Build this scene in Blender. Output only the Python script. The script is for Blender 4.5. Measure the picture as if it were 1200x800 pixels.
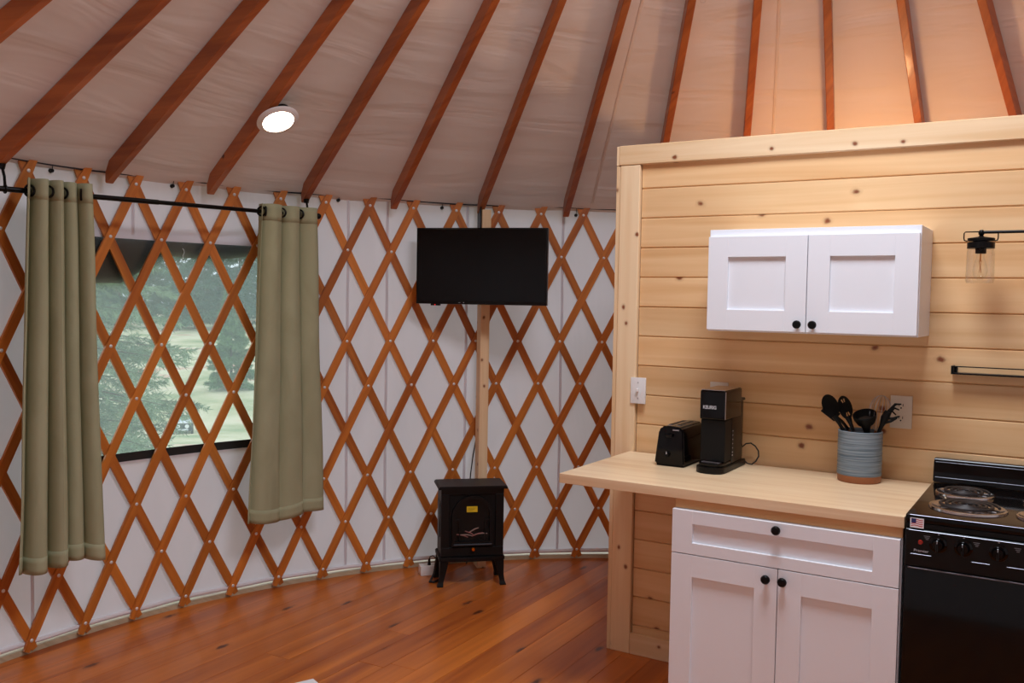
import bpy, bmesh, math, random
from mathutils import Vector, Matrix, noise
random.seed(7)
S = bpy.context.scene
COL = S.collection
for o in list(bpy.data.objects): bpy.data.objects.remove(o)
PI = math.pi

# ------------------------------------------------------------------ camera
PITCH, ROLL, CAMH = 0.04518, 0.01705, 1.5787
cam = bpy.data.cameras.new('camera'); camo = bpy.data.objects.new('camera', cam); COL.objects.link(camo)
cam.sensor_fit = 'HORIZONTAL'; cam.sensor_width = 36.0; cam.lens = 1087.25/1200*36.0; cam.clip_start = 0.05; cam.clip_end = 600
fw = Vector((0, math.cos(PITCH), -math.sin(PITCH))); up = Vector((0, math.sin(PITCH), math.cos(PITCH))); rt = Vector((1, 0, 0))
r2 = rt*math.cos(ROLL)+up*math.sin(ROLL); u2 = up*math.cos(ROLL)-rt*math.sin(ROLL)
M = Matrix.Identity(4)
for k in range(3): M[k][0] = r2[k]; M[k][1] = u2[k]; M[k][2] = -fw[k]
M[2][3] = CAMH
camo.matrix_world = M
S.camera = camo

# ------------------------------------------------------------------ world, light, exposure
CX, CY, R = 0.7124, 2.4583, 3.1750          # centre and radius of the round room
A0, DA = 2.64156, -0.081469                  # lattice: angle of column 0 and step
ZT, ZB = 2.0922, 0.0595                      # top and bottom row of lattice bolts
SL = 0.5411                                  # roof slope
RING_R = 0.62
RING_Z = 2.0738+(R-0.04-RING_R)*math.tan(SL)
w = bpy.data.worlds.new('overcast_sky'); S.world = w; w.use_nodes = True
w.node_tree.nodes['Background'].inputs[0].default_value = (0.80, 0.90, 1.0, 1)
w.node_tree.nodes['Background'].inputs[1].default_value = 1.5
def area(name, loc, size, power, col, rot=(0, 0, 0)):
    l = bpy.data.lights.new(name, 'AREA'); l.shape = 'DISK'; l.size = size; l.energy = power; l.color = col
    o = bpy.data.objects.new(name, l); COL.objects.link(o); o.location = loc; o.rotation_euler = rot; return o
area('skylight_daylight', (CX, CY, RING_Z+0.12), 1.1, 100, (0.81, 0.895, 1.0))
S.view_settings.view_transform = 'Standard'; S.view_settings.look = 'None'
S.view_settings.gamma = 1.0; S.view_settings.use_curve_mapping = False
S.view_settings.exposure = -0.10

# ------------------------------------------------------------------ frames
PSI = -0.54666; KX, KY = 0.56258, 4.11515
CP, SP = math.cos(PSI), math.sin(PSI)
def K(u, v, z): return Vector((KX+u*CP+v*SP, KY+u*SP-v*CP, z))     # u along the partition, v out into the room
def YW(i, z, dr=0.0):
    a = A0+DA*i; r = R+dr
    return Vector((CX+r*math.cos(a), CY+r*math.sin(a), z))

# ------------------------------------------------------------------ materials
def lin(c):
    f = lambda x: x/12.92 if x <= 0.04045 else ((x+0.055)/1.055)**2.4
    return tuple(f(x/255) for x in c)+(1,)
MATS = {}
def pr(name, col, rough=0.5, metal=0.0, **kw):
    m = bpy.data.materials.new(name); m.use_nodes = True; b = m.node_tree.nodes['Principled BSDF']
    b.inputs['Base Color'].default_value = lin(col); b.inputs['Roughness'].default_value = rough; b.inputs['Metallic'].default_value = metal
    for k, v in kw.items():
        if k == 'spec': b.inputs['Specular IOR Level'].default_value = v
        elif k == 'trans': b.inputs['Transmission Weight'].default_value = v
        elif k == 'emit': b.inputs['Emission Color'].default_value = lin(v[0]); b.inputs['Emission Strength'].default_value = v[1]
        elif k == 'coat': b.inputs['Coat Weight'].default_value = v; b.inputs['Coat Roughness'].default_value = 0.08
        elif k == 'sheen': b.inputs['Sheen Weight'].default_value = v
    MATS[name] = m
    return m
def nd(nt, t, **kw):
    n = nt.nodes.new(t)
    for k, v in kw.items(): setattr(n, k, v)
    return n
def ramp(nt, stops):
    n = nt.nodes.new('ShaderNodeValToRGB'); cr = n.color_ramp
    cr.elements[0].position = stops[0][0]; cr.elements[0].color = stops[0][1]
    cr.elements[1].position = stops[-1][0]; cr.elements[1].color = stops[-1][1]
    for p, c in stops[1:-1]:
        e = cr.elements.new(p); e.color = c
    return n
def wood(name, light, dark, knot=None, rough=0.45, gl=1.6, ga=34, var=0.12, knotscale=4.0, knotsize=0.055, coat=0.0, bump=0.12, kst=(1.0, 1.25)):
    """grain runs along UV x (metres); every object gets its own offset and tone"""
    m = pr(name, light, rough, coat=coat); nt = m.node_tree; L = nt.links.new; b = nt.nodes['Principled BSDF']
    uv = nd(nt, 'ShaderNodeUVMap'); oi = nd(nt, 'ShaderNodeObjectInfo')
    mu = nd(nt, 'ShaderNodeMath', operation='MULTIPLY'); L(oi.outputs['Random'], mu.inputs[0]); mu.inputs[1].default_value = 71.3
    cmb = nd(nt, 'ShaderNodeCombineXYZ')
    for k in range(3): L(mu.outputs[0], cmb.inputs[k])
    add = nd(nt, 'ShaderNodeVectorMath', operation='ADD'); L(uv.outputs[0], add.inputs[0]); L(cmb.outputs[0], add.inputs[1])
    def scaled(sx, sy):
        v = nd(nt, 'ShaderNodeVectorMath', operation='MULTIPLY'); L(add.outputs[0], v.inputs[0]); v.inputs[1].default_value = (sx, sy, 1); return v
    n1 = nd(nt, 'ShaderNodeTexNoise'); n1.inputs['Scale'].default_value = 1; n1.inputs['Detail'].default_value = 5; n1.inputs['Distortion'].default_value = 0.6
    L(scaled(gl, ga).outputs[0], n1.inputs['Vector'])
    n2 = nd(nt, 'ShaderNodeTexNoise'); n2.inputs['Scale'].default_value = 1; n2.inputs['Detail'].default_value = 2
    L(scaled(gl*0.6, ga*0.22).outputs[0], n2.inputs['Vector'])
    mx = nd(nt, 'ShaderNodeMath', operation='ADD'); L(n1.outputs[0], mx.inputs[0]); L(n2.outputs[0], mx.inputs[1])
    half = nd(nt, 'ShaderNodeMath', operation='MULTIPLY'); L(mx.outputs[0], half.inputs[0]); half.inputs[1].default_value = 0.5
    rp = ramp(nt, [(0.36, lin(dark)), (0.62, lin(light))]); L(half.outputs[0], rp.inputs[0])
    col = rp.outputs[0]
    if knot:
        vo = nd(nt, 'ShaderNodeTexVoronoi'); vo.inputs['Scale'].default_value = knotscale; vo.inputs['Randomness'].default_value = 1.0; vo.voronoi_dimensions = '2D'
        L(scaled(*kst).outputs[0], vo.inputs['Vector'])
        wn = nd(nt, 'ShaderNodeTexNoise'); wn.inputs['Scale'].default_value = 30; L(add.outputs[0], wn.inputs['Vector'])
        ws = nd(nt, 'ShaderNodeMath', operation='MULTIPLY_ADD'); L(wn.outputs[0], ws.inputs[0]); ws.inputs[1].default_value = 0.07; L(vo.outputs['Distance'], ws.inputs[2])
        kr = ramp(nt, [(0.032+knotsize*0.6, (1, 1, 1, 1)), (0.035+knotsize*0.95, (0.6, 0.6, 0.6, 1)), (0.035+knotsize*1.3, (0.16, 0.16, 0.16, 1)), (0.035+knotsize*2.2, (0, 0, 0, 1))]); L(ws.outputs[0], kr.inputs[0])
        mixk = nd(nt, 'ShaderNodeMix', data_type='RGBA'); L(kr.outputs[0], mixk.inputs[0]); L(col, mixk.inputs[6]); mixk.inputs[7].default_value = lin(knot)
        col = mixk.outputs[2]
    hs = nd(nt, 'ShaderNodeHueSaturation'); L(col, hs.inputs['Color'])
    mr = nd(nt, 'ShaderNodeMapRange'); L(oi.outputs['Random'], mr.inputs[0]); mr.inputs[3].default_value = 1-var; mr.inputs[4].default_value = 1+var
    L(mr.outputs[0], hs.inputs['Value']); L(hs.outputs[0], b.inputs['Base Color'])
    bp = nd(nt, 'ShaderNodeBump'); bp.inputs['Strength'].default_value = bump; bp.inputs['Distance'].default_value = 0.004
    L(half.outputs[0], bp.inputs['Height']); L(bp.outputs[0], b.inputs['Normal'])
    return m
def cloth(name, col, sx, sy, strength, dist=0.02, rough=0.85, col2=None, fine=0.0):
    m = pr(name, col, rough, spec=0.2); nt = m.node_tree; L = nt.links.new; b = nt.nodes['Principled BSDF']
    uv = nd(nt, 'ShaderNodeUVMap'); v = nd(nt, 'ShaderNodeVectorMath', operation='MULTIPLY'); L(uv.outputs[0], v.inputs[0]); v.inputs[1].default_value = (sx, sy, 1)
    n1 = nd(nt, 'ShaderNodeTexNoise'); n1.inputs['Scale'].default_value = 1; n1.inputs['Detail'].default_value = 3; n1.inputs['Distortion'].default_value = 0.8; L(v.outputs[0], n1.inputs['Vector'])
    bp = nd(nt, 'ShaderNodeBump'); bp.inputs['Strength'].default_value = strength; bp.inputs['Distance'].default_value = dist; L(n1.outputs[0], bp.inputs['Height'])
    L(bp.outputs[0], b.inputs['Normal'])
    if col2:
        rp = ramp(nt, [(0.35, lin(col2)), (0.65, lin(col))]); L(n1.outputs[0], rp.inputs[0]); L(rp.outputs[0], b.inputs['Base Color'])
    return m
def translucent(name, col, fac):
    """daylight glowing faintly through a fabric"""
    nt = MATS[name].node_tree; tl = nd(nt, 'ShaderNodeBsdfTranslucent'); tl.inputs[0].default_value = col; mx = nd(nt, 'ShaderNodeMixShader'); mx.inputs[0].default_value = fac
    nt.links.new(nt.nodes['Principled BSDF'].outputs[0], mx.inputs[1]); nt.links.new(tl.outputs[0], mx.inputs[2]); nt.links.new(mx.outputs[0], nt.nodes['Material Output'].inputs[0])
wood('stained_fir', (212, 128, 50), (168, 88, 30), None, 0.42, 1.4, 30, 0.16, coat=0.15)
wood('rafter_fir', (188, 106, 48), (144, 72, 30), (70, 26, 10), 0.42, 1.2, 26, 0.12, knotscale=1.1, knotsize=0.012, coat=0.15)
wood('pine_board', (236, 197, 148), (216, 167, 114), (128, 66, 32), 0.45, 0.9, 20, 0.09, knotscale=2.7, knotsize=0.034, coat=0.08)
wood('pine_trim', (240, 210, 170), (224, 184, 136), (132, 70, 36), 0.5, 1.2, 26, 0.05, knotscale=4.6, knotsize=0.04)
wood('plain_pine', (226, 178, 124), (200, 146, 92), None, 0.5, 1.2, 30, 0.05)
wood('grey_pine', (196, 180, 152), (168, 150, 122), None, 0.6)
wood('floor_plank', (210, 118, 40), (152, 70, 18), (84, 36, 12), 0.36, 0.7, 14, 0.06, knotscale=2.6, knotsize=0.040, kst=(0.42, 1.2), coat=0.10, bump=0.2)
wood('butcher_block', (238, 210, 172), (220, 182, 140), None, 0.36, 1.6, 26, 0.02, coat=0.08, bump=0.05)
wood('handle_wood', (176, 112, 72), (140, 84, 50), None, 0.5)
cloth('wall_fabric', (226, 221, 226), 3.0, 0.9, 0.5, 0.03, col2=(218, 212, 217))
translucent('wall_fabric', (0.82, 0.79, 0.83, 1), 0.22)
cloth('roof_fabric', (230, 220, 212), 0.8, 5.0, 0.5, 0.035, col2=(224, 213, 204))
translucent('roof_fabric', (0.80, 0.72, 0.66, 1), 0.035)
cloth('curtain_cloth', (170, 170, 138), 9, 3, 0.3, 0.012, 0.9, col2=(161, 161, 129))
pr('hem_white', (226, 222, 226), 0.8)
pr('white_paint', (235, 236, 241), 0.36)
pr('white_plastic', (232, 228, 226), 0.35)
pr('outlet_plastic', (214, 200, 184), 0.4)
pr('black_gloss', (4, 4, 5), 0.10, spec=0.26)
pr('black_plastic', (6, 6, 6), 0.30, spec=0.25)
pr('black_matte', (7, 7, 7), 0.55, spec=0.25)
pr('black_iron', (6, 6, 7), 0.45, spec=0.3); pr('ledge_iron_lit', (60, 64, 72), 0.4, 0.3)  # ledge tone is iron with the light from above painted in
pr('black_metal', (12, 12, 13), 0.35, 0.6)
pr('tv_screen', (3, 3, 4), 0.16, spec=0.25)
pr('grey_mark', (190, 190, 195), 0.5)
pr('dim_mark', (110, 110, 114), 0.5)
pr('chrome', (205, 205, 210), 0.16, 1.0)
pr('bolt_zinc', (232, 232, 232), 0.3, 0.35)
pr('trim_steel', (128, 128, 136), 0.34, 1.0)
pr('steel', (190, 190, 195), 0.3, 1.0)
pr('coil', (52, 47, 46), 0.42, 0.5); pr('bowl_chrome', (196, 192, 192), 0.18, 1.0)
pr('brass', (220, 130, 40), 0.25, 1.0)
pr('yellow_label', (226, 190, 30), 0.5)
pr('red_lamp', (150, 40, 30), 0.25)
pr('red_ink', (190, 30, 40), 0.5); pr('blue_ink', (30, 40, 100), 0.5)
pr('terracotta', (150, 92, 56), 0.55)
pr('log_brown', (150, 122, 112), 0.8)
pr('ember', (150, 96, 90), 0.9)
pr('smoked', (30, 24, 22), 0.15)
pr('rubber_cable', (20, 20, 22), 0.6)
pr('cable_steel', (62, 64, 70), 0.45, 0.6)
pr('flap_black', (24, 24, 24), 0.7)
pr('bark', (86, 70, 58), 0.9)
pr('vehicle_dark', (44, 50, 62), 0.4); pr('vehicle_white', (236, 240, 246), 0.4); pr('lamp_glass', (246, 248, 250), 0.3)
pr('paper_white', (236, 236, 240), 0.6)
pr('led_face', (255, 246, 226), 0.5, emit=((255, 236, 205), 36.0))
pr('bulb_warm', (255, 200, 130), 0.5, emit=((255, 176, 92), 10.0))
pr('ring_wood', (150, 72, 32), 0.5)
# clear glass
m = bpy.data.materials.new('clear_glass'); m.use_nodes = True; nt = m.node_tree; nt.nodes.clear(); L = nt.links.new
out = nd(nt, 'ShaderNodeOutputMaterial'); tr = nd(nt, 'ShaderNodeBsdfTransparent'); gl = nd(nt, 'ShaderNodeBsdfGlossy'); gl.inputs['Roughness'].default_value = 0.04
lw = nd(nt, 'ShaderNodeLayerWeight'); lw.inputs[0].default_value = 0.35; mx = nd(nt, 'ShaderNodeMixShader'); tr.inputs[0].default_value = (0.985, 0.985, 0.985, 1)
mr = nd(nt, 'ShaderNodeMath', operation='MULTIPLY'); mr.inputs[1].default_value = 0.32; L(lw.outputs['Facing'], mr.inputs[0])
L(mr.outputs[0], mx.inputs[0]); L(tr.outputs[0], mx.inputs[1]); L(gl.outputs[0], mx.inputs[2]); L(mx.outputs[0], out.inputs[0]); MATS['clear_glass'] = m
# hazy window vinyl
m = bpy.data.materials.new('window_vinyl'); m.use_nodes = True; nt = m.node_tree; nt.nodes.clear(); L = nt.links.new
out = nd(nt, 'ShaderNodeOutputMaterial'); tr = nd(nt, 'ShaderNodeBsdfTransparent'); tl = nd(nt, 'ShaderNodeBsdfTranslucent'); gl = nd(nt, 'ShaderNodeBsdfGlossy'); gl.inputs['Roughness'].default_value = 0.12
tl.inputs[0].default_value = (0.80, 0.92, 0.90, 1); tr.inputs[0].default_value = (0.95, 0.98, 0.97, 1)
m1 = nd(nt, 'ShaderNodeMixShader'); m1.inputs[0].default_value = 0.27; L(tr.outputs[0], m1.inputs[1]); L(tl.outputs[0], m1.inputs[2])
m2 = nd(nt, 'ShaderNodeMixShader'); m2.inputs[0].default_value = 0.04; L(m1.outputs[0], m2.inputs[1]); L(gl.outputs[0], m2.inputs[2]); L(m2.outputs[0], out.inputs[0]); MATS['window_vinyl'] = m
# skylight acrylic
m = bpy.data.materials.new('skylight_acrylic'); m.use_nodes = True; nt = m.node_tree; nt.nodes.clear(); L = nt.links.new
out = nd(nt, 'ShaderNodeOutputMaterial'); tr = nd(nt, 'ShaderNodeBsdfTransparent'); tl = nd(nt, 'ShaderNodeBsdfTranslucent'); m1 = nd(nt, 'ShaderNodeMixShader'); m1.inputs[0].default_value = 0.5
L(tr.outputs[0], m1.inputs[1]); L(tl.outputs[0], m1.inputs[2]); L(m1.outputs[0], out.inputs[0]); MATS['skylight_acrylic'] = m
# needles, ground, crock
def noisy(name, stops, scale, rough=0.9, coord='Object', detail=4, stretch=(1, 1, 1)):
    m = pr(name, (128, 128, 128), rough, spec=0.2); nt = m.node_tree; L = nt.links.new
    tc = nd(nt, 'ShaderNodeTexCoord'); v = nd(nt, 'ShaderNodeVectorMath', operation='MULTIPLY'); L(tc.outputs[coord], v.inputs[0]); v.inputs[1].default_value = stretch
    n = nd(nt, 'ShaderNodeTexNoise'); n.inputs['Scale'].default_value = scale; n.inputs['Detail'].default_value = detail; L(v.outputs[0], n.inputs['Vector'])
    rp = ramp(nt, [(p, lin(c)) for p, c in stops]); L(n.outputs[0], rp.inputs[0]); L(rp.outputs[0], nt.nodes['Principled BSDF'].inputs['Base Color'])
    return m
noisy('needles_near', [(0.3, (86, 118, 86)), (0.5, (124, 154, 116)), (0.7, (168, 190, 152))], 3.0)
noisy('needles_mid', [(0.3, (84, 124, 86)), (0.7, (130, 164, 112))], 1.5)
noisy('needles_far', [(0.3, (48, 84, 74)), (0.7, (92, 128, 102))], 0.4)
noisy('meadow', [(0.30, (150, 166, 120)), (0.45, (204, 200, 160)), (0.57, (226, 218, 186)), (0.66, (212, 164, 142)), (0.76, (180, 192, 148))], 0.22, stretch=(1, 1, 1), detail=6)
noisy('crock_glaze', [(0.3, (84, 98, 108)), (0.5, (116, 128, 136)), (0.75, (148, 156, 160))], 1.0, 0.35, stretch=(7, 7, 330))
noisy('cooktop', [(0.4, (10, 9, 9)), (0.6, (14, 12, 12))], 5, 0.09)

# ------------------------------------------------------------------ mesh helpers
def nb(): return bmesh.new()
def merge(bm, t):
    me = bpy.data.meshes.new('tmp'); t.to_mesh(me); t.free(); bm.from_mesh(me); bpy.data.meshes.remove(me)
def box(bm, x0, x1, y0, y1, z0, z1, bev=0.0, seg=1, mat4=None):
    t = nb(); bmesh.ops.create_cube(t, size=1.0)
    for v in t.verts: v.co = Vector((x0+(v.co.x+.5)*(x1-x0), y0+(v.co.y+.5)*(y1-y0), z0+(v.co.z+.5)*(z1-z0)))
    if bev > 0: bmesh.ops.bevel(t, geom=list(t.edges), offset=bev, segments=seg, affect='EDGES', profile=0.6)
    if mat4 is not None: bmesh.ops.transform(t, matrix=mat4, verts=t.verts)
    merge(bm, t)
def cyl(bm, p, q, r1, r2=None, n=16, cap=True):
    p = Vector(p); q = Vector(q); d = q-p; r2 = r1 if r2 is None else r2
    t = nb(); bmesh.ops.create_cone(t, cap_ends=cap, segments=n, radius1=r1, radius2=r2, depth=d.length)
    rot = d.to_track_quat('Z', 'Y').to_matrix().to_4x4()
    bmesh.ops.transform(t, matrix=Matrix.Translation((p+q)/2) @ rot, verts=t.verts); merge(bm, t)
def sphere(bm, c, r, sc=(1, 1, 1), n=14, mat4=None):
    t = nb(); bmesh.ops.create_uvsphere(t, u_segments=n, v_segments=max(6, n//2+2), radius=r)
    for v in t.verts: v.co = Vector((v.co.x*sc[0], v.co.y*sc[1], v.co.z*sc[2]))
    if mat4 is not None: bmesh.ops.transform(t, matrix=mat4, verts=t.verts)
    bmesh.ops.translate(t, vec=Vector(c), verts=t.verts); merge(bm, t)
def lathe(bm, prof, c=(0, 0, 0), n=32, mat4=None):
    t = nb(); rings = []
    for r, z in prof:
        if r < 1e-6: rings.append([t.verts.new((0, 0, z))])
        else: rings.append([t.verts.new((r*math.cos(2*PI*k/n), r*math.sin(2*PI*k/n), z)) for k in range(n)])
    for a, b in zip(rings, rings[1:]):
        for k in range(n):
            k2 = (k+1) % n
            if len(a) == 1 and len(b) == 1: continue
            if len(a) == 1: t.faces.new((a[0], b[k], b[k2]))
            elif len(b) == 1: t.faces.new((a[k], a[k2], b[0]))
            else: t.faces.new((a[k], a[k2], b[k2], b[k]))
    bmesh.ops.recalc_face_normals(t, faces=t.faces)
    if mat4 is not None: bmesh.ops.transform(t, matrix=mat4, verts=t.verts)
    bmesh.ops.translate(t, vec=Vector(c), verts=t.verts); merge(bm, t)
def tube(bm, pts, r, n=8, closed=False, radii=None):
    pts = [Vector(p) for p in pts]; N = len(pts); rings = []; t = nb(); prev = None
    for k in range(N):
        if closed: d = pts[(k+1) % N]-pts[k-1]
        else: d = pts[min(k+1, N-1)]-pts[max(k-1, 0)]
        d.normalize()
        if prev is None:
            a = Vector((0, 0, 1)) if abs(d.z) < 0.9 else Vector((1, 0, 0)); x = d.cross(a).normalized()
        else:
            x = (prev-d*prev.dot(d)).normalized()
        prev = x; y = d.cross(x); rr = radii[k] if radii else r
        rings.append([t.verts.new(pts[k]+(x*math.cos(2*PI*j/n)+y*math.sin(2*PI*j/n))*rr) for j in range(n)])
    for k in range(N if closed else N-1):
        a, b = rings[k], rings[(k+1) % N]
        for j in range(n): t.faces.new((a[j], a[(j+1) % n], b[(j+1) % n], b[j]))
    if not closed: t.faces.new(rings[0][::-1]); t.faces.new(rings[-1])
    bmesh.ops.recalc_face_normals(t, faces=t.faces); merge(bm, t)
def prism(bm, poly, y0, y1, axis='y', bev=0.0):
    """polygon in two axes extruded along the third"""
    t = nb()
    f = {'y': lambda a, b, c: (a, c, b), 'x': lambda a, b, c: (c, a, b), 'z': lambda a, b, c: (a, b, c)}[axis]
    A = [t.verts.new(f(a, b, y0)) for a, b in poly]; B = [t.verts.new(f(a, b, y1)) for a, b in poly]
    n = len(poly); t.faces.new(A); t.faces.new(B[::-1])
    for k in range(n): t.faces.new((A[k], B[k], B[(k+1) % n], A[(k+1) % n]))
    bmesh.ops.recalc_face_normals(t, faces=t.faces)
    if bev > 0: bmesh.ops.bevel(t, geom=list(t.edges), offset=bev, segments=2, affect='EDGES')
    merge(bm, t)
def link(o, parent=None):
    COL.objects.link(o)
    if parent is not None: o.parent = parent
    return o
def mesh_of(bm, name, mat, smooth=False, axis='x'):
    me = bpy.data.meshes.new(name); uvl = bm.loops.layers.uv.get('UVMap') or bm.loops.layers.uv.new('UVMap')
    if axis:
        for f in bm.faces:
            for l in f.loops:
                c = l.vert.co
                l[uvl].uv = (c.x, c.y+c.z) if axis == 'x' else ((c.z, c.x+c.y) if axis == 'z' else (c.y, c.x+c.z))
    bm.normal_update(); bm.to_mesh(me); bm.free(); me.materials.append(MATS[mat] if isinstance(mat, str) else mat)
    if smooth:
        me.polygons.foreach_set('use_smooth', [True]*len(me.polygons))
        try: me.set_sharp_from_angle(angle=math.radians(38))
        except Exception: pass
    me.update(); return me
def ob(name, bm, mat, parent=None, smooth=False, axis='x', loc=None, rot=None):
    o = bpy.data.objects.new(name, mesh_of(bm, name, mat, smooth, axis)); link(o, parent)
    if loc is not None: o.location = loc
    if rot is not None: o.rotation_euler = rot
    return o
def inst(name, me, parent=None, loc=None, rot=None):
    o = bpy.data.objects.new(name, me); link(o, parent)
    if loc is not None: o.location = loc
    if rot is not None: o.rotation_euler = rot
    return o
def tag(o, label=None, cat=None, group=None, kind=None):
    if label: o['label'] = label
    if cat: o['category'] = cat
    if group: o['group'] = group
    if kind: o['kind'] = kind
    return o
def empty(name, loc=(0, 0, 0), rz=0.0, parent=None):
    o = bpy.data.objects.new(name, None); o.empty_display_size = 0.1; link(o, parent); o.location = loc; o.rotation_euler = (0, 0, rz); return o
def thing(name, loc, rz, label, cat, group=None): return tag(empty(name, loc, rz), label, cat, group)
def struct(name, loc=(0, 0, 0), rz=0.0, label=None): return tag(empty(name, loc, rz), label, None, None, 'structure')
def text(name, s, size, mat, parent, loc, rot=(PI/2, 0, 0), bold=0.0, ext=0.0003, sx=1.0, align='LEFT'):
    c = bpy.data.curves.new(name, 'FONT'); c.body = s; c.size = size; c.extrude = ext; c.offset = bold; c.align_x = align
    t = bpy.data.objects.new('tmp_text', c); COL.objects.link(t); dg = bpy.context.evaluated_depsgraph_get(); dg.update()
    me = bpy.data.meshes.new_from_object(t.evaluated_get(dg)); bpy.data.objects.remove(t)
    me.materials.clear(); me.materials.append(MATS[mat]); o = inst(name, me, parent, loc, rot); o.scale = (sx, 1, 1); return o
class KB:
    """boxes given in partition coordinates for a thing whose origin sits at (u0,v0,z0)"""
    def __init__(s, u0, v0, z0): s.o = (u0, v0, z0); s.loc = K(u0, v0, z0)
    def p(s, u, v, z): return Vector((u-s.o[0], -(v-s.o[1]), z-s.o[2]))
    def box(s, bm, u0, u1, v0, v1, z0, z1, bev=0.0, seg=1): box(bm, u0-s.o[0], u1-s.o[0], -(v1-s.o[1]), -(v0-s.o[1]), z0-s.o[2], z1-s.o[2], bev, seg)
    def cyl(s, bm, a, b, r1, r2=None, n=16): cyl(bm, s.p(*a), s.p(*b), r1, r2, n)

# ================================================================== FLOOR
FL = struct('floor', (0, 0, 0), 0, 'orange-brown plank floor of the round room')
th = math.radians(60.0); ex = Vector((math.cos(th), math.sin(th), 0)); ey = Vector((-math.sin(th), math.cos(th), 0))
RF = R+0.055; c2 = Vector((CX, CY, 0)); off0 = c2.dot(ey); PW = 0.134
bm = nb(); lathe(bm, [(0, -0.06), (RF, -0.06), (RF, -0.022), (0, -0.022)], (CX, CY, 0), 96); ob('subfloor', bm, 'plain_pine', FL)
k0 = math.floor((off0-RF-1.600)/PW)
for k in range(k0, k0+int(2*RF/PW)+3):
    a = 1.600+k*PW-off0; b = a+PW-0.0008
    a = max(a, -RF+0.004); b = min(b, RF-0.004)
    if b-a < 0.01: continue
    hx = lambda y: math.sqrt(max(RF*RF-y*y, 0.0))
    n = 7
    right = [(hx(a+(b-a)*j/n), a+(b-a)*j/n) for j in range(n+1)]
    xl = -min(hx(a), hx(b)); cut = random.uniform(-0.55, 0.55)*RF
    pieces = [[(-x, y) for x, y in right[::-1]]+[(cut-0.0007, a), (cut-0.0007, b)], right+[(cut+0.0007, b), (cut+0.0007, a)]]
    for poly in pieces:
        xs = [p[0] for p in poly]
        if max(xs)-min(xs) < 0.05: continue
        bm = nb(); dz = random.uniform(-0.0006, 0.0)
        poly2 = poly if poly[0][0] > 0 and poly is pieces[1] else [(-x, y) for x, y in right]+[(cut-0.0007, b), (cut-0.0007, a)]
        prism(bm, poly2, -0.02, dz, 'z')
        bmesh.ops.bevel(bm, geom=[e for e in bm.edges if all(abs(v.co.z-dz) < 1e-6 for v in e.verts)], offset=0.0008, segments=1, affect='EDGES')
        ob('plank', bm, 'floor_plank', FL, loc=(CX, CY, 0), rot=(0, 0, th))

# ================================================================== CURVED WALL
W = struct('wall_curved', (CX, CY, 0), 0, 'white fabric lining of the round wall')
WI0, WI1, WZ0, WZ1 = 0.85, 5.0, 0.775, 1.835
aw0, aw1 = A0+DA*WI0, A0+DA*WI1                      # aw0 > aw1
angs = [aw1+(aw0-aw1)*k/36 for k in range(37)]
na = 330; angs += [aw0+(2*PI-(aw0-aw1))*k/na for k in range(1, na)]
zs = [0.03, 0.06, 0.1]+[0.1+(WZ0-0.1)*k/11 for k in range(1, 12)]+[WZ0+(WZ1-WZ0)*k/16 for k in range(1, 17)]+[WZ1+(2.185-WZ1)*k/6 for k in range(1, 7)]
WF = R+0.026
bm = nb(); uvl = bm.loops.layers.uv.new('UVMap'); grid = []
def wrk(a, z):
    n = noise.noise(Vector((math.cos(a)*7, math.sin(a)*7, z*1.3)))*0.007+noise.noise(Vector((math.cos(a)*22, math.sin(a)*22, z*5)))*0.0022
    e = 0.012*max(0, 1-z/0.35)*noise.noise(Vector((math.cos(a)*14+5, math.sin(a)*14, z*9)))
    return abs(n+e)
for a in angs:
    row = []
    for z in zs:
        r = WF+wrk(a, z); row.append((bm.verts.new((r*math.cos(a), r*math.sin(a), z)), a, z))
    grid.append(row)
N = len(angs)
for i in range(N):
    j = (i+1) % N
    for k in range(len(zs)-1):
        if i < 36 and zs[k] >= WZ0-1e-6 and zs[k+1] <= WZ1+1e-6: continue
        f = bm.faces.new((grid[i][k][0], grid[i][k+1][0], grid[j][k+1][0], grid[j][k][0]))
        for l, q in zip(f.loops, (grid[i][k], grid[i][k+1], grid[j][k+1], grid[j][k])):
            aa = q[1] if not (j == 0 and q is grid[j][k] or j == 0 and q is grid[j][k+1]) else q[1]+2*PI
            l[uvl].uv = (aa*R, q[2])
ob('fabric', bm, 'wall_fabric', W, True, None)
# outer cover, so that daylight enters only by the window and the skylight
# hem along the foot of the fabric
bm = nb(); pts = []
for k in range(400):
    a = 2*PI*k/400; dz = 0.006*noise.noise(Vector((a*9, 0, 0)))
    pts.append(((R+0.022)*math.cos(a), (R+0.022)*math.sin(a), 0.046+dz))
tube(bm, pts, 0.012, 8, True); ob('hem', bm, 'hem_white', W, True)
for i in (6.55, 7.44, 9.30, 11.55, 0.1, -1.2, 13.1, 2.0):   # sewn vertical seams
    a = A0+DA*i; z1 = 2.17
    z0 = 0.05
    if WI0 < i < WI1: z0 = WZ1+0.02
    bm = nb(); n = 20; t = []
    for k in range(n+1):
        z = z0+(z1-z0)*k/n; r = R+0.0235-0.0; wv = 0.004*noise.noise(Vector((i*7, z*3, 0)))
        t.append([bm.verts.new(((r+d)*math.cos(a+(s+wv)/R), (r+d)*math.sin(a+(s+wv)/R), z)) for s, d in ((-0.008, 0.003), (-0.004, 0.0), (0.004, 0.0), (0.008, 0.003))])
    for k in range(n):
        for j in range(3): bm.faces.new((t[k][j], t[k][j+1], t[k+1][j+1], t[k+1][j]))
    ob('seam', bm, 'wall_fabric', W, True, 'z')
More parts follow.
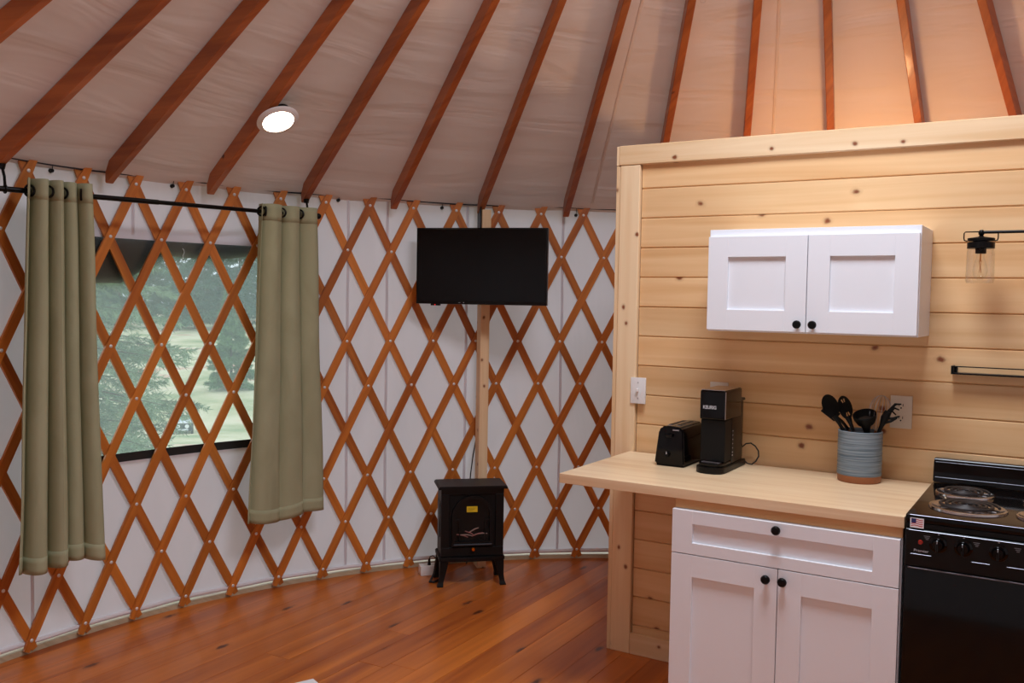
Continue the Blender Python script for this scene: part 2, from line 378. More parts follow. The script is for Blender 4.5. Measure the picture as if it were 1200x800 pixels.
for i, z in ((0.46, 2.108), (2.766, 2.106), (6.311, 2.112), (8.689, 2.106), (11.839, 2.094), (-2.0, 2.108)):   # snaps that hold the lining to the cable
    a = A0+DA*i; d = Vector((math.cos(a), math.sin(a), 0)); bm = nb()
    cyl(bm, d*(R+0.026)+Vector((0, 0, z)), d*(R+0.010)+Vector((0, 0, z)), 0.010, 0.008, 12)
    tube(bm, [d*(R+0.016)+Vector((0, 0, z)), d*(R+0.004)+Vector((0, 0, z+0.03)), d*(R+0.008)+Vector((0, 0, z+0.06))], 0.0016, 5)
    ob('snap_button', bm, 'black_matte', W, True)
bm = nb(); lathe(bm, [(R+0.045, 0.0), (R+0.012, 0.0), (R+0.012, 0.024), (R+0.045, 0.024)], n=160)
b = ob('baseboard_curved', bm, 'grey_pine', None, False, loc=(CX, CY, 0)); tag(b, 'low tan wooden strip round the foot of the fabric wall', kind='structure')

# window in the curved wall
WN = struct('window_1', (CX, CY, 0), 0, 'clear vinyl window with black border in the fabric wall')
def curved(bm, i0, i1, z0, z1, r, n=40, th=0.0, zfun=None):
    t = []
    for k in range(n+1):
        i = i0+(i1-i0)*k/n; a = A0+DA*i; lo = z0 if zfun is None else zfun(i)
        c, s = math.cos(a), math.sin(a)
        t.append([bm.verts.new((rr*c, rr*s, z)) for rr, z in ((r, lo), (r, z1), (r+th, z1), (r+th, lo))])
    for k in range(n):
        A, B = t[k], t[k+1]
        bm.faces.new((A[0], B[0], B[1], A[1]))
        if th > 0:
            for j in (1, 2, 3): bm.faces.new((A[j], B[j], B[(j+1) % 4], A[(j+1) % 4]))
    if th > 0: bm.faces.new(t[0]); bm.faces.new(t[-1][::-1])
    bmesh.ops.recalc_face_normals(bm, faces=bm.faces)
bm = nb(); curved(bm, WI0-0.1, WI1+0.1, WZ0-0.02, WZ1+0.02, R+0.040); ob('pane', bm, 'window_vinyl', WN, True, None)
bm = nb(); curved(bm, WI0-0.1, WI1+0.1, WZ0-0.012, WZ0+0.040, R+0.0335, 40, 0.004); ob('border', bm, 'flap_black', WN, False, None)
for i in (WI0, WI1):
    bm = nb(); curved(bm, i-0.12, i+0.12, WZ0, WZ1, R+0.0335, 4, 0.004); ob('border', bm, 'flap_black', WN, False, None)
FLP = [(0.7, 1.63), (1.337, 1.622), (1.839, 1.624), (1.987, 1.649), (2.287, 1.692), (2.59, 1.758), (2.88, 1.765), (3.313, 1.757), (3.877, 1.760), (4.562, 1.785), (5.2, 1.77)]
def flapz(i):
    for (a, za), (b, zb) in zip(FLP, FLP[1:]):
        if a <= i <= b: return za+(zb-za)*(i-a)/(b-a)
    return 1.77
bm = nb(); curved(bm, WI0-0.15, WI1+0.15, 0, WZ1+0.03, R+0.060, 70, 0.006, flapz); ob('rolled_flap', bm, 'flap_black', WN, False, None)
bm = nb(); tube(bm, [YW(i, z, 0.055)-Vector((CX, CY, 0)) for i, z in ((3.04, 1.805), (3.07, 1.80), (3.08, 1.785), (3.05, 1.77), (3.06, 1.755), (3.01, 1.752))], 0.0016, 5)
ob('tie_cord', bm, 'hem_white', WN, True)

# ================================================================== LATTICE
LT = struct('wall_lattice', (CX, CY, 0), 0, 'crossed orange-stained slats bolted into a lattice along the wall')
def slat_mesh(sign, rad, thk=0.012, wid=0.043):
    bm = nb(); n = 26; e0, e1 = 0.0225, 0.037; rings = []
    uvl = bm.loops.layers.uv.new('UVMap'); H = ZT-ZB; arc = 4*abs(DA)*R; Ls = math.hypot(arc, H); ts = [-e0+(1+e0+e1)*k/n for k in range(n+1)]
    uvs = {}
    for t in ts:
        s = t*Ls; w2 = wid/2
        end = min(t+e0, 1+e1-t)*Ls
        if end < 0.001: w2 *= 0.62
        row = []
        for r, q in ((rad-thk/2, -w2), (rad-thk/2, w2), (rad+thk/2, w2), (rad+thk/2, -w2)):
            x = t*arc*sign; z = ZB+t*H
            px = x+q*(H/Ls); pz = z-q*sign*(arc/Ls)
            a = A0-px/R                                  # i grows as the angle falls
            v = bm.verts.new((r*math.cos(a), r*math.sin(a), pz)); uvs[v] = (s, q+r*2); row.append(v)
        rings.append(row)
    for A, B in zip(rings, rings[1:]):
        for j in range(4): bm.faces.new((A[j], A[(j+1) % 4], B[(j+1) % 4], B[j]))
    bm.faces.new(rings[0][::-1]); bm.faces.new(rings[-1])
    bmesh.ops.recalc_face_normals(bm, faces=bm.faces)
    for f in bm.faces:
        for l in f.loops: l[uvl].uv = uvs[l.vert]
    return mesh_of(bm, 'slat', 'stained_fir', False, None)
RFR, RBK = R+0.002, R+0.0145
front = slat_mesh(1, RFR); back = slat_mesh(-1, RBK)
bm = nb(); a = A0; sphere(bm, (0, 0, 0), 0.0085, (0.55, 1, 1), 10); boltm = mesh_of(bm, 'bolt', 'bolt_zinc', True)
for j in range(-11, 15):
    s = inst('slat', front, LT, (0, 0, 0), (0, 0, DA*j))
    for row in (0, 1, 3, 4, 6, 7, 8):
        t = 1-row/8.0; i = 4*t
        a = A0+DA*i; o = inst('bolt', boltm, s, ((RFR-0.006)*math.cos(a), (RFR-0.006)*math.sin(a), ZB+t*(ZT-ZB)), (0, 0, a))
for j in range(-7, 19):
    inst('slat', back, LT, (0, 0, 0), (0, 0, DA*j))
bm = nb(); pts = []
for k in range(241):
    a = 2*PI*k/240; sag = 0.004*math.sin(a*19)
    pts.append(((R+0.006)*math.cos(a), (R+0.006)*math.sin(a), 2.134+sag))
tube(bm, pts[:-1], 0.0042, 6, True); ob('tension_cable', bm, 'cable_steel', LT, True)

# ================================================================== ROOF
C = struct('ceiling', (CX, CY, 0), 0, 'conical fabric ceiling carried on orange-brown rafters')
TS = math.tan(SL); DEP = 0.0735; RW = 0.036; RT = R-0.04; ZR = 2.0738
def raf(r): return ZR+(RT-r)*TS
STEP = 2.0347*abs(DA); NR = 38; STEP = 2*PI/NR
RA0 = A0+DA*1.3805                                   # angle of the first full rafter in view
top = DEP/math.cos(SL)
poly = [(RT, raf(RT)+0.006), (RT, raf(RT)+0.05), (RT-0.03, raf(RT-0.03)+top), (RING_R-0.02, raf(RING_R-0.02)+top), (RING_R-0.02, raf(RING_R-0.02)), (RT-0.05, raf(RT-0.05)), (RT-0.008, raf(RT-0.008)-0.004)]
bm = nb(); prism(bm, poly, -RW/2, RW/2, 'y'); bmesh.ops.bevel(bm, geom=list(bm.edges), offset=0.003, segments=1, affect='EDGES')
rafm = mesh_of(bm, 'rafter', 'rafter_fir', False, 'x')
def raf_angle(k): return RA0-2.0347*abs(DA)*(k-1)
for k in range(-3, 35): inst('rafter', rafm, C, (0, 0, 0), (0, 0, raf_angle(k)))
# fabric
def fabz(a, r, ph):
    mid = math.sin(PI*ph); eave = max(0.0, 1-(R-r)/0.5)
    return ZR+(RT-r)*TS+top+0.004+mid*(0.004-0.012*eave)+0.010*mid*noise.noise(Vector((math.cos(a)*4, math.sin(a)*4, r*7)))
bm = nb(); uvl = bm.loops.layers.uv.new('UVMap'); nA = NR*8; nR = 34; g = []
for ia in range(nA):
    a = raf_angle(1)+2*PI*ia/nA; row = []
    ph = (ia % 8)/8.0
    for ir in range(nR+1):
        r = (R+0.075)+(RING_R-0.03-R-0.075)*ir/nR
        z = fabz(a, r, ph)
        row.append((bm.verts.new((r*math.cos(a), r*math.sin(a), z)), a, (R-r)/math.cos(SL)))
    g.append(row)
for ia in range(nA):
    ja = (ia+1) % nA
    for ir in range(nR):
        q = (g[ia][ir], g[ja][ir], g[ja][ir+1], g[ia][ir+1]); f = bm.faces.new([x[0] for x in q])
        for n_, (l, x) in enumerate(zip(f.loops, q)): l[uvl].uv = ((x[1]+(2*PI if ja == 0 and n_ in (1, 2) else 0))*R, x[2])
ob('roof_fabric', bm, 'roof_fabric', C, True, None)
for k in (6.30, 8.32):                    # welded seams of the roof cover
    a = raf_angle(k); bm = nb(); t = []
    for j in range(31):
        r = R-0.05+(RING_R-R+0.05)*j/30
        z = fabz(a, r, (-k) % 1.0)-0.003
        t.append([bm.verts.new((r*math.cos(a)-s*math.sin(a), r*math.sin(a)+s*math.cos(a), z+d)) for s, d in ((-0.009, 0.004), (-0.005, 0), (0.005, 0), (0.009, 0.004))])
    for p, q in zip(t, t[1:]):
        for j in range(3): bm.faces.new((p[j], p[j+1], q[j+1], q[j]))
    ob('seam', bm, 'roof_fabric', C, True, 'x')
bm = nb(); lathe(bm, [(RING_R, RING_Z-0.02), (RING_R-0.045, RING_Z-0.02), (RING_R-0.045, RING_Z+0.13), (RING_R, RING_Z+0.13), (RING_R, RING_Z-0.02)], n=64); ob('centre_ring', bm, 'ring_wood', C, True)
bm = nb(); lathe(bm, [(RING_R+0.02, RING_Z+0.13)]+[(RING_R*math.cos(t*PI/2/8)+0.02*(1-t/8), RING_Z+0.13+0.3*math.sin(t*PI/2/8)) for t in range(1, 8)]+[(0, RING_Z+0.43)], n=48); ob('skylight_dome', bm, 'skylight_acrylic', C, True)
bm = nb(); box(bm, -RING_R+0.04, RING_R-0.04, -0.02, 0.02, RING_Z, RING_Z+0.04); ob('cross_bar', bm, 'ring_wood', C)

# ================================================================== PARTITION
P = struct('wall_partition', K(0, 0, 0), PSI, 'knotty pine board partition with header beam and corner post')
PL, DB, ZB0 = 3.30, 0.12986, 2.0757
def board(u0, u1, z0, z1, y=0.0, th=0.018):
    c = 0.0045; bm = nb()
    prism(bm, [(-y+th, z0), (-y+0.006, z0), (-y, z0+c), (-y, z1-c), (-y+0.006, z1-0.0008), (-y+th, z1-0.0008)], u0, u1, 'x'); return bm
zz = ZB0+DB; n = 0
while zz > 0.02:
    z0 = max(zz-DB, 0.002)
    ob('board', board(0.0, PL, z0, min(zz, 2.19)), 'pine_board', P); zz -= DB
bm = nb(); box(bm, -0.116, PL, 0.019, 0.115, 0.0, 2.262); ob('core', bm, 'plain_pine', P)
bm = nb(); box(bm, -0.105, PL, -0.022, 0.018, 2.180, 2.266, 0.003); ob('header_beam', bm, 'pine_trim', P)
bm = nb(); box(bm, -0.098, -0.004, -0.020, 0.0185, 0.0, 2.178, 0.0025); ob('corner_post', bm, 'pine_trim', P, axis='z')
bm = nb(); box(bm, -0.118, -0.0995, -0.016, 0.115, 0.0, 2.178, 0.0015); ob('corner_trim', bm, 'pine_trim', P, axis='z')
bm = nb(); box(bm, -0.118, -0.106, -0.018, 0.115, 2.1795, 2.264, 0.0015); ob('header_cap', bm, 'pine_trim', P, axis='z')
bm = nb(); box(bm, -0.003, PL, -0.020, -0.0005, 0.0, 0.095, 0.002); ob('base_trim', bm, 'pine_trim', P)
RTN = struct('wall_return', K(-0.116, -0.115, 0), PSI, 'board wall turning back from the partition corner')
bm = nb(); box(bm, 0.0, 0.09, 0.001, 1.36, 0, 2.262); ob('return_panel', bm, 'pine_board', RTN, axis='y')

# ================================================================== COUNTER, CABINETS, STOVE
kb = KB(0.6, 0.35, 0.8774)
t = thing('countertop', kb.loc, PSI, 'pale butcher-block countertop running past the white base cabinet', 'countertop')
bm = nb(); kb.box(bm, -0.022, 1.2168, 0.0215, 0.679, 0.8774, 0.914, 0.0015, 2); ob('slab', bm, 'butcher_block', t)
bm = nb(); kb.box(bm, 0.4465, 1.212, 0.62, 0.6660, 0.8430, 0.8772, 0.001); ob('shaded_face_frame', bm, 'plain_pine', t)  # cabinet face frame below the slab, its shade put into the tan colour

def shaker(kb, u0, u1, v0, v1, z0, z1, fr, parent, name):
    """frame with recessed panel, front face at v1"""
    bm = nb(); b = 0.0006
    kb.box(bm, u0, u0+fr, v0, v1, z0, z1, b); kb.box(bm, u1-fr, u1, v0, v1, z0, z1, b)
    kb.box(bm, u0+fr, u1-fr, v0, v1, z1-fr, z1, b); kb.box(bm, u0+fr, u1-fr, v0, v1, z0, z0+fr, b)
    d = ob(name, bm, 'white_paint', parent)
    bm = nb(); kb.box(bm, u0+fr-0.004, u1-fr+0.004, v0, v1-0.011, z0+fr-0.004, z1-fr+0.004); ob('panel', bm, 'white_paint', d)
    return d
def knob(kb, u, v, z, parent, r=0.0155, mat='black_metal'):
    bm = nb(); M4 = Matrix.Rotation(PI/2, 4, 'X')
    lathe(bm, [(0, 0.0), (0.008, 0), (0.006, 0.010), (0.0075, 0.014), (r, 0.018), (r, 0.024), (r*0.8, 0.028), (0, 0.029)], kb.p(u, v, z), 20, M4); return ob('knob', bm, mat, parent, True)

kb = KB(0.826, 0.35, 0.0)
t = thing('base_cabinet', kb.loc, PSI, 'white base cabinet with one wide drawer over two shaker doors', 'cabinet')
bm = nb(); kb.box(bm, 0.446, 1.2125, 0.023, 0.664, 0.10, 0.8425, 0.001); kb.box(bm, 0.446, 1.2125, 0.023, 0.60, 0.0, 0.10); ob('body', bm, 'white_paint', t)
d = shaker(kb, 0.4445, 1.2075, 0.665, 0.685, 0.6855, 0.8405, 0.045, t, 'drawer')
for q in list(d.children): bpy.data.objects.remove(q)
# the drawer front has wide stiles and narrow rails
bpy.data.objects.remove(d)
bm = nb(); b = 0.0006
kb.box(bm, 0.4445, 0.520, 0.665, 0.685, 0.6855, 0.8405, b); kb.box(bm, 1.127, 1.2075, 0.665, 0.685, 0.6855, 0.8405, b)
kb.box(bm, 0.520, 1.127, 0.665, 0.685, 0.794, 0.8405, b); kb.box(bm, 0.520, 1.127, 0.665, 0.685, 0.6855, 0.726, b)
d = ob('drawer', bm, 'white_paint', t); bm = nb(); kb.box(bm, 0.516, 1.131, 0.665, 0.674, 0.722, 0.798); ob('panel', bm, 'white_paint', d); knob(kb, 0.820, 0.685, 0.818, d)
d = shaker(kb, 0.4445, 0.8245, 0.665, 0.685, 0.104, 0.682, 0.078, t, 'door'); knob(kb, 0.790, 0.685, 0.646, d)
d = shaker(kb, 0.8275, 1.2075, 0.665, 0.685, 0.104, 0.682, 0.078, t, 'door'); knob(kb, 0.846, 0.685, 0.646, d)

kb = KB(0.799, 0.15, 1.4694)
t = thing('wall_cabinet', kb.loc, PSI, 'white two-door wall cabinet hung on the pine boards', 'cabinet')
bm = nb(); kb.box(bm, 0.415, 1.183, 0.0005, 0.279, 1.4694, 1.8642, 0.001); ob('body', bm, 'white_paint', t)
d = shaker(kb, 0.417, 0.7965, 0.280, 0.300, 1.4755, 1.836, 0.079, t, 'door'); knob(kb, 0.770, 0.300, 1.504, d)
d = shaker(kb, 0.7995, 1.180, 0.280, 0.300, 1.4755, 1.836, 0.079, t, 'door'); knob(kb, 0.826, 0.300, 1.504, d)

# stove
kb = KB(1.493, 0.36, 0.0); U0, U1 = 1.2225, 1.766
t = thing('stove', kb.loc, PSI, 'black electric coil stove with chrome trim and a small flag decal', 'stove')
bm = nb(); kb.box(bm, U0, U1, 0.03, 0.672, 0.0, 0.905, 0.003); ob('body', bm, 'black_gloss', t)
bm = nb(); kb.box(bm, U0, U1, 0.055, 0.700, 0.9055, 0.931, 0.006, 3); ob('cooktop', bm, 'cooktop', t, True)
bm = nb(); a, b2 = U0+0.001, U1-0.001
pts = [(0.023, 0.9315), (0.075, 0.9315), (0.072, 0.955), (0.064, 1.006), (0.055, 1.018), (0.030, 1.018), (0.023, 1.008)]
prism(bm, [(-(v-0.36), z) for v, z in pts], a-1.493, b2-1.493, 'x', 0.003); bg = ob('backguard', bm, 'black_gloss', t, True)
bm = nb(); kb.box(bm, U0+0.008, U1-0.008, 0.0725, 0.0760, 0.9485, 0.9510, 0.0008); ob('trim_glint_strip', bm, 'trim_steel', bg)
bm = nb(); kb.box(bm, U0+0.008, U1-0.008, 0.0630, 0.0672, 1.0040, 1.0062, 0.0008); ob('trim_glint_strip', bm, 'trim_steel', bg)  # highlight along the backguard's top edge, modelled as a steel strip
bm = nb(); kb.box(bm, U0+0.001, U1-0.001, 0.6725, 0.692, 0.886, 0.905, 0.002); fr = ob('front_rail', bm, 'black_gloss', t)
bm = nb(); kb.box(bm, U0+0.012, U1-0.012, 0.7003, 0.7025, 0.9285, 0.9305, 0.0006); ob('trim_glint_strip', bm, 'trim_steel', t)
bm = nb(); kb.box(bm, U0+0.001, U1-0.001, 0.6725, 0.6990, 0.7695, 0.8845, 0.002); cp = ob('control_panel', bm, 'black_plastic', t)
bm = nb(); kb.box(bm, U0+0.010, U1-0.010, 0.6992, 0.7015, 0.8805, 0.8825, 0.0006); ob('trim_glint_strip', bm, 'trim_steel', cp)
for ua, ub in ((1.241, 1.300), (1.411, 1.462), (1.506, 1.575), (1.62, 1.68)):
    bm = nb(); kb.box(bm, ua, ub, 0.6992, 0.7008, 0.8060, 0.8080, 0.0005); ob('trim_glint_strip', bm, 'trim_steel', cp)  # reflected line broken by the knobs, modelled as short steel strips
for q, uu in enumerate((1.319, 1.389, 1.484, 1.578, 1.66)):
    bm = nb(); M4 = Matrix.Rotation(PI/2, 4, 'X'); lathe(bm, [(0, 0), (0.026, 0), (0.026, 0.005), (0.019, 0.008), (0.0165, 0.024), (0.014, 0.027), (0, 0.027)], kb.p(uu, 0.6992, 0.847), 24, M4)
    kn = ob('knob', bm, 'black_gloss', cp, True); bm = nb(); kb.box(bm, uu-0.003, uu+0.003, 0.724, 0.737, 0.828, 0.866, 0.0015); ob('grip', bm, 'black_gloss', kn)
    bm = nb(); kb.box(bm, uu-0.0022, uu+0.0022, 0.6992, 0.6998, 0.8755, 0.8785); ob('dial_mark', bm, 'grey_mark', cp); bm = nb(); kb.box(bm, uu-0.0008, uu+0.0008, 0.737, 0.7376, 0.856, 0.864); ob('pointer', bm, 'grey_mark', kn)
bm = nb(); kb.cyl(bm, (1.268, 0.6992, 0.846), (1.268, 0.706, 0.846), 0.0075, 0.006, 14); ob('indicator_lamp', bm, 'red_lamp', cp, True)
for uu in (1.287, 1.425, 1.535):
    bm = nb()
    for r_ in range(3): kb.box(bm, uu-0.010+0.003*r_, uu+0.008-0.002*r_, 0.6992, 0.6996, 0.866-r_*0.005, 0.8682-r_*0.005)
    ob('burner_mark', bm, 'dim_mark', cp)
text('lettering', 'Premier', 0.0115, 'grey_mark', cp, kb.p(1.249, 0.6995, 0.8155), sx=1.15)
bm = nb(); kb.box(bm, 1.2365, 1.276, 0.7003, 0.7009, 0.8895, 0.9205); fd = ob('flag_decal', bm, 'paper_white', t)
for k in range(4):
    bm = nb(); rows = []
    for j in range(13):
        u = 1.239+0.034*j/12; zc = 0.8945+k*0.0062+0.0022*math.sin(j/12*5.2)+0.0035*j/12
        if k >= 2 and u < 1.253: continue
        rows.append((bm.verts.new(kb.p(u, 0.7011, zc-0.0013)), bm.verts.new(kb.p(u, 0.7011, zc+0.0013))))
    for p, q in zip(rows, rows[1:]): bm.faces.new((p[0], q[0], q[1], p[1]))
    ob('stripe', bm, 'red_ink', fd)
bm = nb(); kb.box(bm, 1.2395, 1.2535, 0.7009, 0.7012, 0.9045, 0.9185); ob('canton', bm, 'blue_ink', fd)
bm = nb(); kb.box(bm, U0+0.001, U1-0.001, 0.6725, 0.692, 0.170, 0.7665, 0.004, 2); dr = ob('oven_door', bm, 'black_gloss', t, True)
bm = nb(); kb.box(bm, U0+0.010, U1-0.010, 0.6922, 0.6965, 0.7600, 0.7640, 0.001); ob('trim_glint_strip', bm, 'trim_steel', dr)
bm = nb(); kb.box(bm, U0+0.001, U1-0.001, 0.6725, 0.690, 0.030, 0.166, 0.004); ob('storage_drawer', bm, 'black_gloss', t)
def burner(u, v, r):
    bm = nb(); lathe(bm, [(r*0.3, 0.0012), (r*0.75, 0.0016), (r*0.92, 0.005), (r*0.97, 0.0075), (r*1.02, 0.0082), (r*1.06, 0.0065), (r*1.075, 0.0003), (r*0.3, 0.0003), (r*0.3, 0.0012)], kb.p(u, v, 0.931), 64); bo = ob('drip_bowl', bm, 'bowl_chrome', t, True)
    bm = nb(); pts = []; turns = 4 if r > 0.1 else 3; n = turns*26; ri = r*0.16; ro = r*0.84
    for k in range(n+1):
        a = 2*PI*turns*k/n; rr = ri+(ro-ri)*k/n; pts.append(kb.p(u+rr*math.cos(a), v+rr*math.sin(a), 0.9435))
    tube(bm, pts, 0.0050, 7); ob('coil', bm, 'coil', bo, True)
    bm = nb()
    for k in range(3):
        a = 2*PI*k/3+0.4; kbp = kb.p(u, v, 0.9365); q = kb.p(u+ro*math.cos(a), v+ro*math.sin(a), 0.9365); tube(bm, [kbp, q], 0.0022, 5)
    ob('trivet', bm, 'steel', bo)
burner(1.381, 0.515, 0.108); burner(1.350, 0.268, 0.088); burner(1.612, 0.530, 0.088); burner(1.640, 0.285, 0.108)

# coffee maker
kb = KB(0.45, 0.2, 0.914)
t = thing('coffee_maker', kb.loc, PSI, 'slim black single-cup coffee maker with white lettering on its head', 'coffee maker')
bm = nb(); pts = [(0.392, 0.048), (0.392, 0.305), (0.402, 0.332), (0.425, 0.349), (0.452, 0.353), (0.480, 0.349), (0.502, 0.332), (0.510, 0.305), (0.510, 0.048)]
prism(bm, [(u-0.45, -(v-0.2)) for u, v in pts], 0.0, 0.026, 'z', 0.003); ob('base', bm, 'black_plastic', t, True)
bm = nb(); prism(bm, [(u-0.45, -(v-0.2)) for u, v in [(0.402, 0.215), (0.402, 0.303), (0.414, 0.328), (0.452, 0.340), (0.490, 0.328), (0.502, 0.303), (0.502, 0.215)]], 0.0262, 0.040, 'z', 0.003); dt = ob('drip_tray', bm, 'black_gloss', t, True)
bm = nb()
for k in range(5): kb.box(bm, 0.415, 0.489, 0.235+k*0.018, 0.241+k*0.018, 0.9542, 0.9556)
ob('grille', bm, 'steel', dt)
bm = nb(); kb.box(bm, 0.402, 0.5035, 0.085, 0.215, 0.9405, 1.195, 0.006, 2); ob('column', bm, 'black_plastic', t, True)
bm = nb(); kb.box(bm, 0.4035, 0.5025, 0.2155, 0.2985, 0.9560, 1.121, 0.003); ob('cup_bay', bm, 'black_matte', t)
bm = nb(); kb.box(bm, 0.402, 0.504, 0.100, 0.310, 1.122, 1.236, 0.007, 3); hd = ob('head', bm, 'black_gloss', t, True)
bm = nb(); kb.box(bm, 0.405, 0.501, 0.110, 0.3105, 1.2364, 1.2400, 0.0015); ob('lid', bm, 'chrome', hd)
bm = nb(); kb.box(bm, 0.5036, 0.5050, 0.302, 0.308, 1.126, 1.232); ob('edge_trim', bm, 'steel', hd)
text('lettering', 'KEURIG', 0.0185, 'grey_mark', hd, kb.p(0.4145, 0.3104, 1.1640), bold=0.0004, sx=0.86)
bm = nb(); kb.box(bm, 0.404, 0.496, 0.044, 0.086, 0.9405, 1.180, 0.008, 2); rs = ob('reservoir', bm, 'smoked', t, True)
bm = nb(); kb.box(bm, 0.400, 0.500, 0.040, 0.090, 1.1805, 1.192, 0.003); ob('reservoir_lid', bm, 'black_plastic', rs)
bm = nb()
for k, zc in enumerate((1.071, 1.054, 1.037, 1.020, 1.003, 0.986, 0.974)):
    w_ = 0.0026 if k < 5 else 0.0046
    kb.box(bm, 0.5036, 0.5042, 0.204-w_, 0.204+w_, zc-0.0020, zc+0.0020)
ob('button_icons', bm, 'grey_mark', t)
bm = nb(); tube(bm, [kb.p(*q) for q in ((0.478, 0.046, 0.965), (0.492, 0.040, 0.985), (0.508, 0.040, 1.000), (0.528, 0.04, 1.004), (0.548, 0.045, 0.994), (0.563, 0.05, 0.976), (0.566, 0.055, 0.955), (0.556, 0.06, 0.934), (0.540, 0.06, 0.920), (0.520, 0.055, 0.921), (0.502, 0.046, 0.932), (0.470, 0.040, 0.945))], 0.0028, 6)
ob('power_cord', bm, 'rubber_cable', t, True)

# toaster
kb = KB(0.268, 0.17, 0.914)
t = thing('toaster', kb.loc, PSI, 'glossy black two-slot toaster standing beside the coffee maker', 'toaster')
bm = nb(); tt = nb(); pr_ = [(0.206, 0.922), (0.208, 0.945), (0.222, 1.058), (0.234, 1.073), (0.252, 1.079), (0.296, 1.079), (0.316, 1.075), (0.327, 1.060), (0.333, 0.945), (0.334, 0.922)]
prism(bm, [(u-0.268, z-0.914) for u, z in pr_], -(0.288-0.17), -(0.045-0.17), 'y', 0.006); ob('body', bm, 'black_gloss', t, True)
bm = nb()
for uu in (0.246, 0.280): kb.box(bm, uu, uu+0.020, 0.080, 0.250, 1.0775, 1.0798, 0.0008)
ob('slot_rim', bm, 'steel', t)
for uu in (0.249, 0.283):
    bm = nb(); kb.box(bm, uu, uu+0.014, 0.084, 0.246, 1.0780, 1.0804); ob('slot', bm, 'black_matte', t)
bm = nb(); kb.box(bm, 0.258, 0.284, 0.2882, 0.302, 1.035, 1.047, 0.003, 2); ob('lever', bm, 'black_plastic', t, True)
bm = nb(); kb.box(bm, 0.283, 0.309, 0.2882, 0.2892, 1.062, 1.0665, 0.0004); ob('badge', bm, 'steel', t)
bm = nb(); kb.cyl(bm, (0.262, 0.2882, 0.965), (0.262, 0.299, 0.965), 0.012, 0.010, 18); kn = ob('browning_dial', bm, 'black_plastic', t, True)
bm = nb(); kb.box(bm, 0.2605, 0.2635, 0.2992, 0.2998, 0.966, 0.976); ob('pointer', bm, 'grey_mark', kn)
bm = nb(); kb.box(bm, 0.212, 0.328, 0.055, 0.278, 0.914, 0.9225, 0.002); ob('base', bm, 'black_matte', t)

# utensil crock and what stands in it
CU, CV = 0.973, 0.130
t = thing('utensil_crock', K(CU, CV, 0.914), PSI, 'ribbed blue-grey stoneware crock with bare terracotta foot', 'crock')
bm = nb(); prof = [(0.0795, 0.027)]
for k in range(1, 24): prof.append((0.0795+0.0008*(k % 2)+0.0006*math.sin(k*2.1), 0.027+0.158*k/24))
prof += [(0.080, 0.187), (0.0805, 0.191), (0.078, 0.193), (0.0745, 0.190), (0.073, 0.15), (0.072, 0.012), (0, 0.010)]
lathe(bm, prof, n=48); ob('glazed_wall', bm, 'crock_glaze', t, True)
bm = nb(); lathe(bm, [(0, 0.0), (0.074, 0.0), (0.0775, 0.005), (0.0792, 0.0268), (0.074, 0.0268)], n=48); ob('foot', bm, 'terracotta', t, True)
UB = K(CU, CV, 0.9265)
def utensil(name, label):
    return thing(name, UB, PSI, label, 'utensil', 'utensils in the crock'), KB(CU, CV, 0.9265)
def handle(kb, parent, a, b, rb=0.006, mat='handle_wood'):
    bm = nb(); tube(bm, [kb.p(*a), kb.p(*[(x+y)/2 for x, y in zip(a, b)]), kb.p(*b)], rb, 10, radii=[rb*0.9, rb, rb*0.85]); return ob('handle', bm, mat, parent, True, 'z')
def oval_head(kb, c, ru, rz, rv, tilt, neck, parent, slots=False, dish=0.5):
    """spoon-like bowl lying in the u-z plane, tilt turns it about v"""
    bm = nb(); n = 24; rings = []
    ct, st = math.cos(tilt), math.sin(tilt)
    def P_(a, b, dv): return kb.p(c[0]+a*ct+b*st, c[1]+dv, c[2]-a*st+b*ct)
    for fr in (1.0, 0.75, 0.45, 0.0):
        rings.append([bm.verts.new(P_(ru*fr*math.cos(2*PI*k/n), rz*fr*math.sin(2*PI*k/n), -rv*(1-fr*fr)+0.001)) for k in range(n)] if fr > 0 else [bm.verts.new(P_(0, 0, -rv))])
    for a, b in zip(rings, rings[1:]):
        for k in range(n):
            if len(b) == 1: bm.faces.new((a[k], a[(k+1) % n], b[0]))
            else:
                if slots and b is rings[2] and k in (5, 7, 17, 19): continue
                bm.faces.new((a[k], a[(k+1) % n], b[(k+1) % n], b[k]))
    bmesh.ops.solidify(bm, geom=list(bm.faces), thickness=0.004)
    bmesh.ops.recalc_face_normals(bm, faces=bm.faces)
    e = (c[0]-rz*0.85*st, c[1]-0.002, c[2]-rz*0.85*ct)
    tube(bm, [kb.p(*neck), kb.p(*[(x+y)/2 for x, y in zip(neck, e)]), kb.p(*e)], 0.007, 8, radii=[0.0065, 0.007, 0.012])
    return ob('head', bm, 'black_matte', parent, True)
t, kb = utensil('serving_spoon', 'black solid serving spoon with round head in the crock')
handle(kb, t, (0.958, 0.12, 0.930), (0.912, 0.125, 1.098)); oval_head(kb, (0.860, 0.128, 1.190), 0.031, 0.047, 0.010, -0.42, (0.910, 0.125, 1.100), t)
t, kb = utensil('turner', 'black turner half hidden behind the serving spoon')
handle(kb, t, (0.985, 0.085, 0.930), (0.922, 0.086, 1.098))
bm = nb(); M4 = Matrix.Translation(kb.p(0.853, 0.085, 1.160)) @ Matrix.Rotation(-0.95, 4, 'Y'); box(bm, -0.020, 0.020, -0.002, 0.002, -0.030, 0.034, 0.0015, 1, M4)
tube(bm, [kb.p(0.921, 0.086, 1.100), kb.p(0.895, 0.086, 1.130), kb.p(0.872, 0.085, 1.147)], 0.006, 8); ob('head', bm, 'black_matte', t, True)
t, kb = utensil('slotted_spoon', 'black slotted spoon leaning left in the crock')
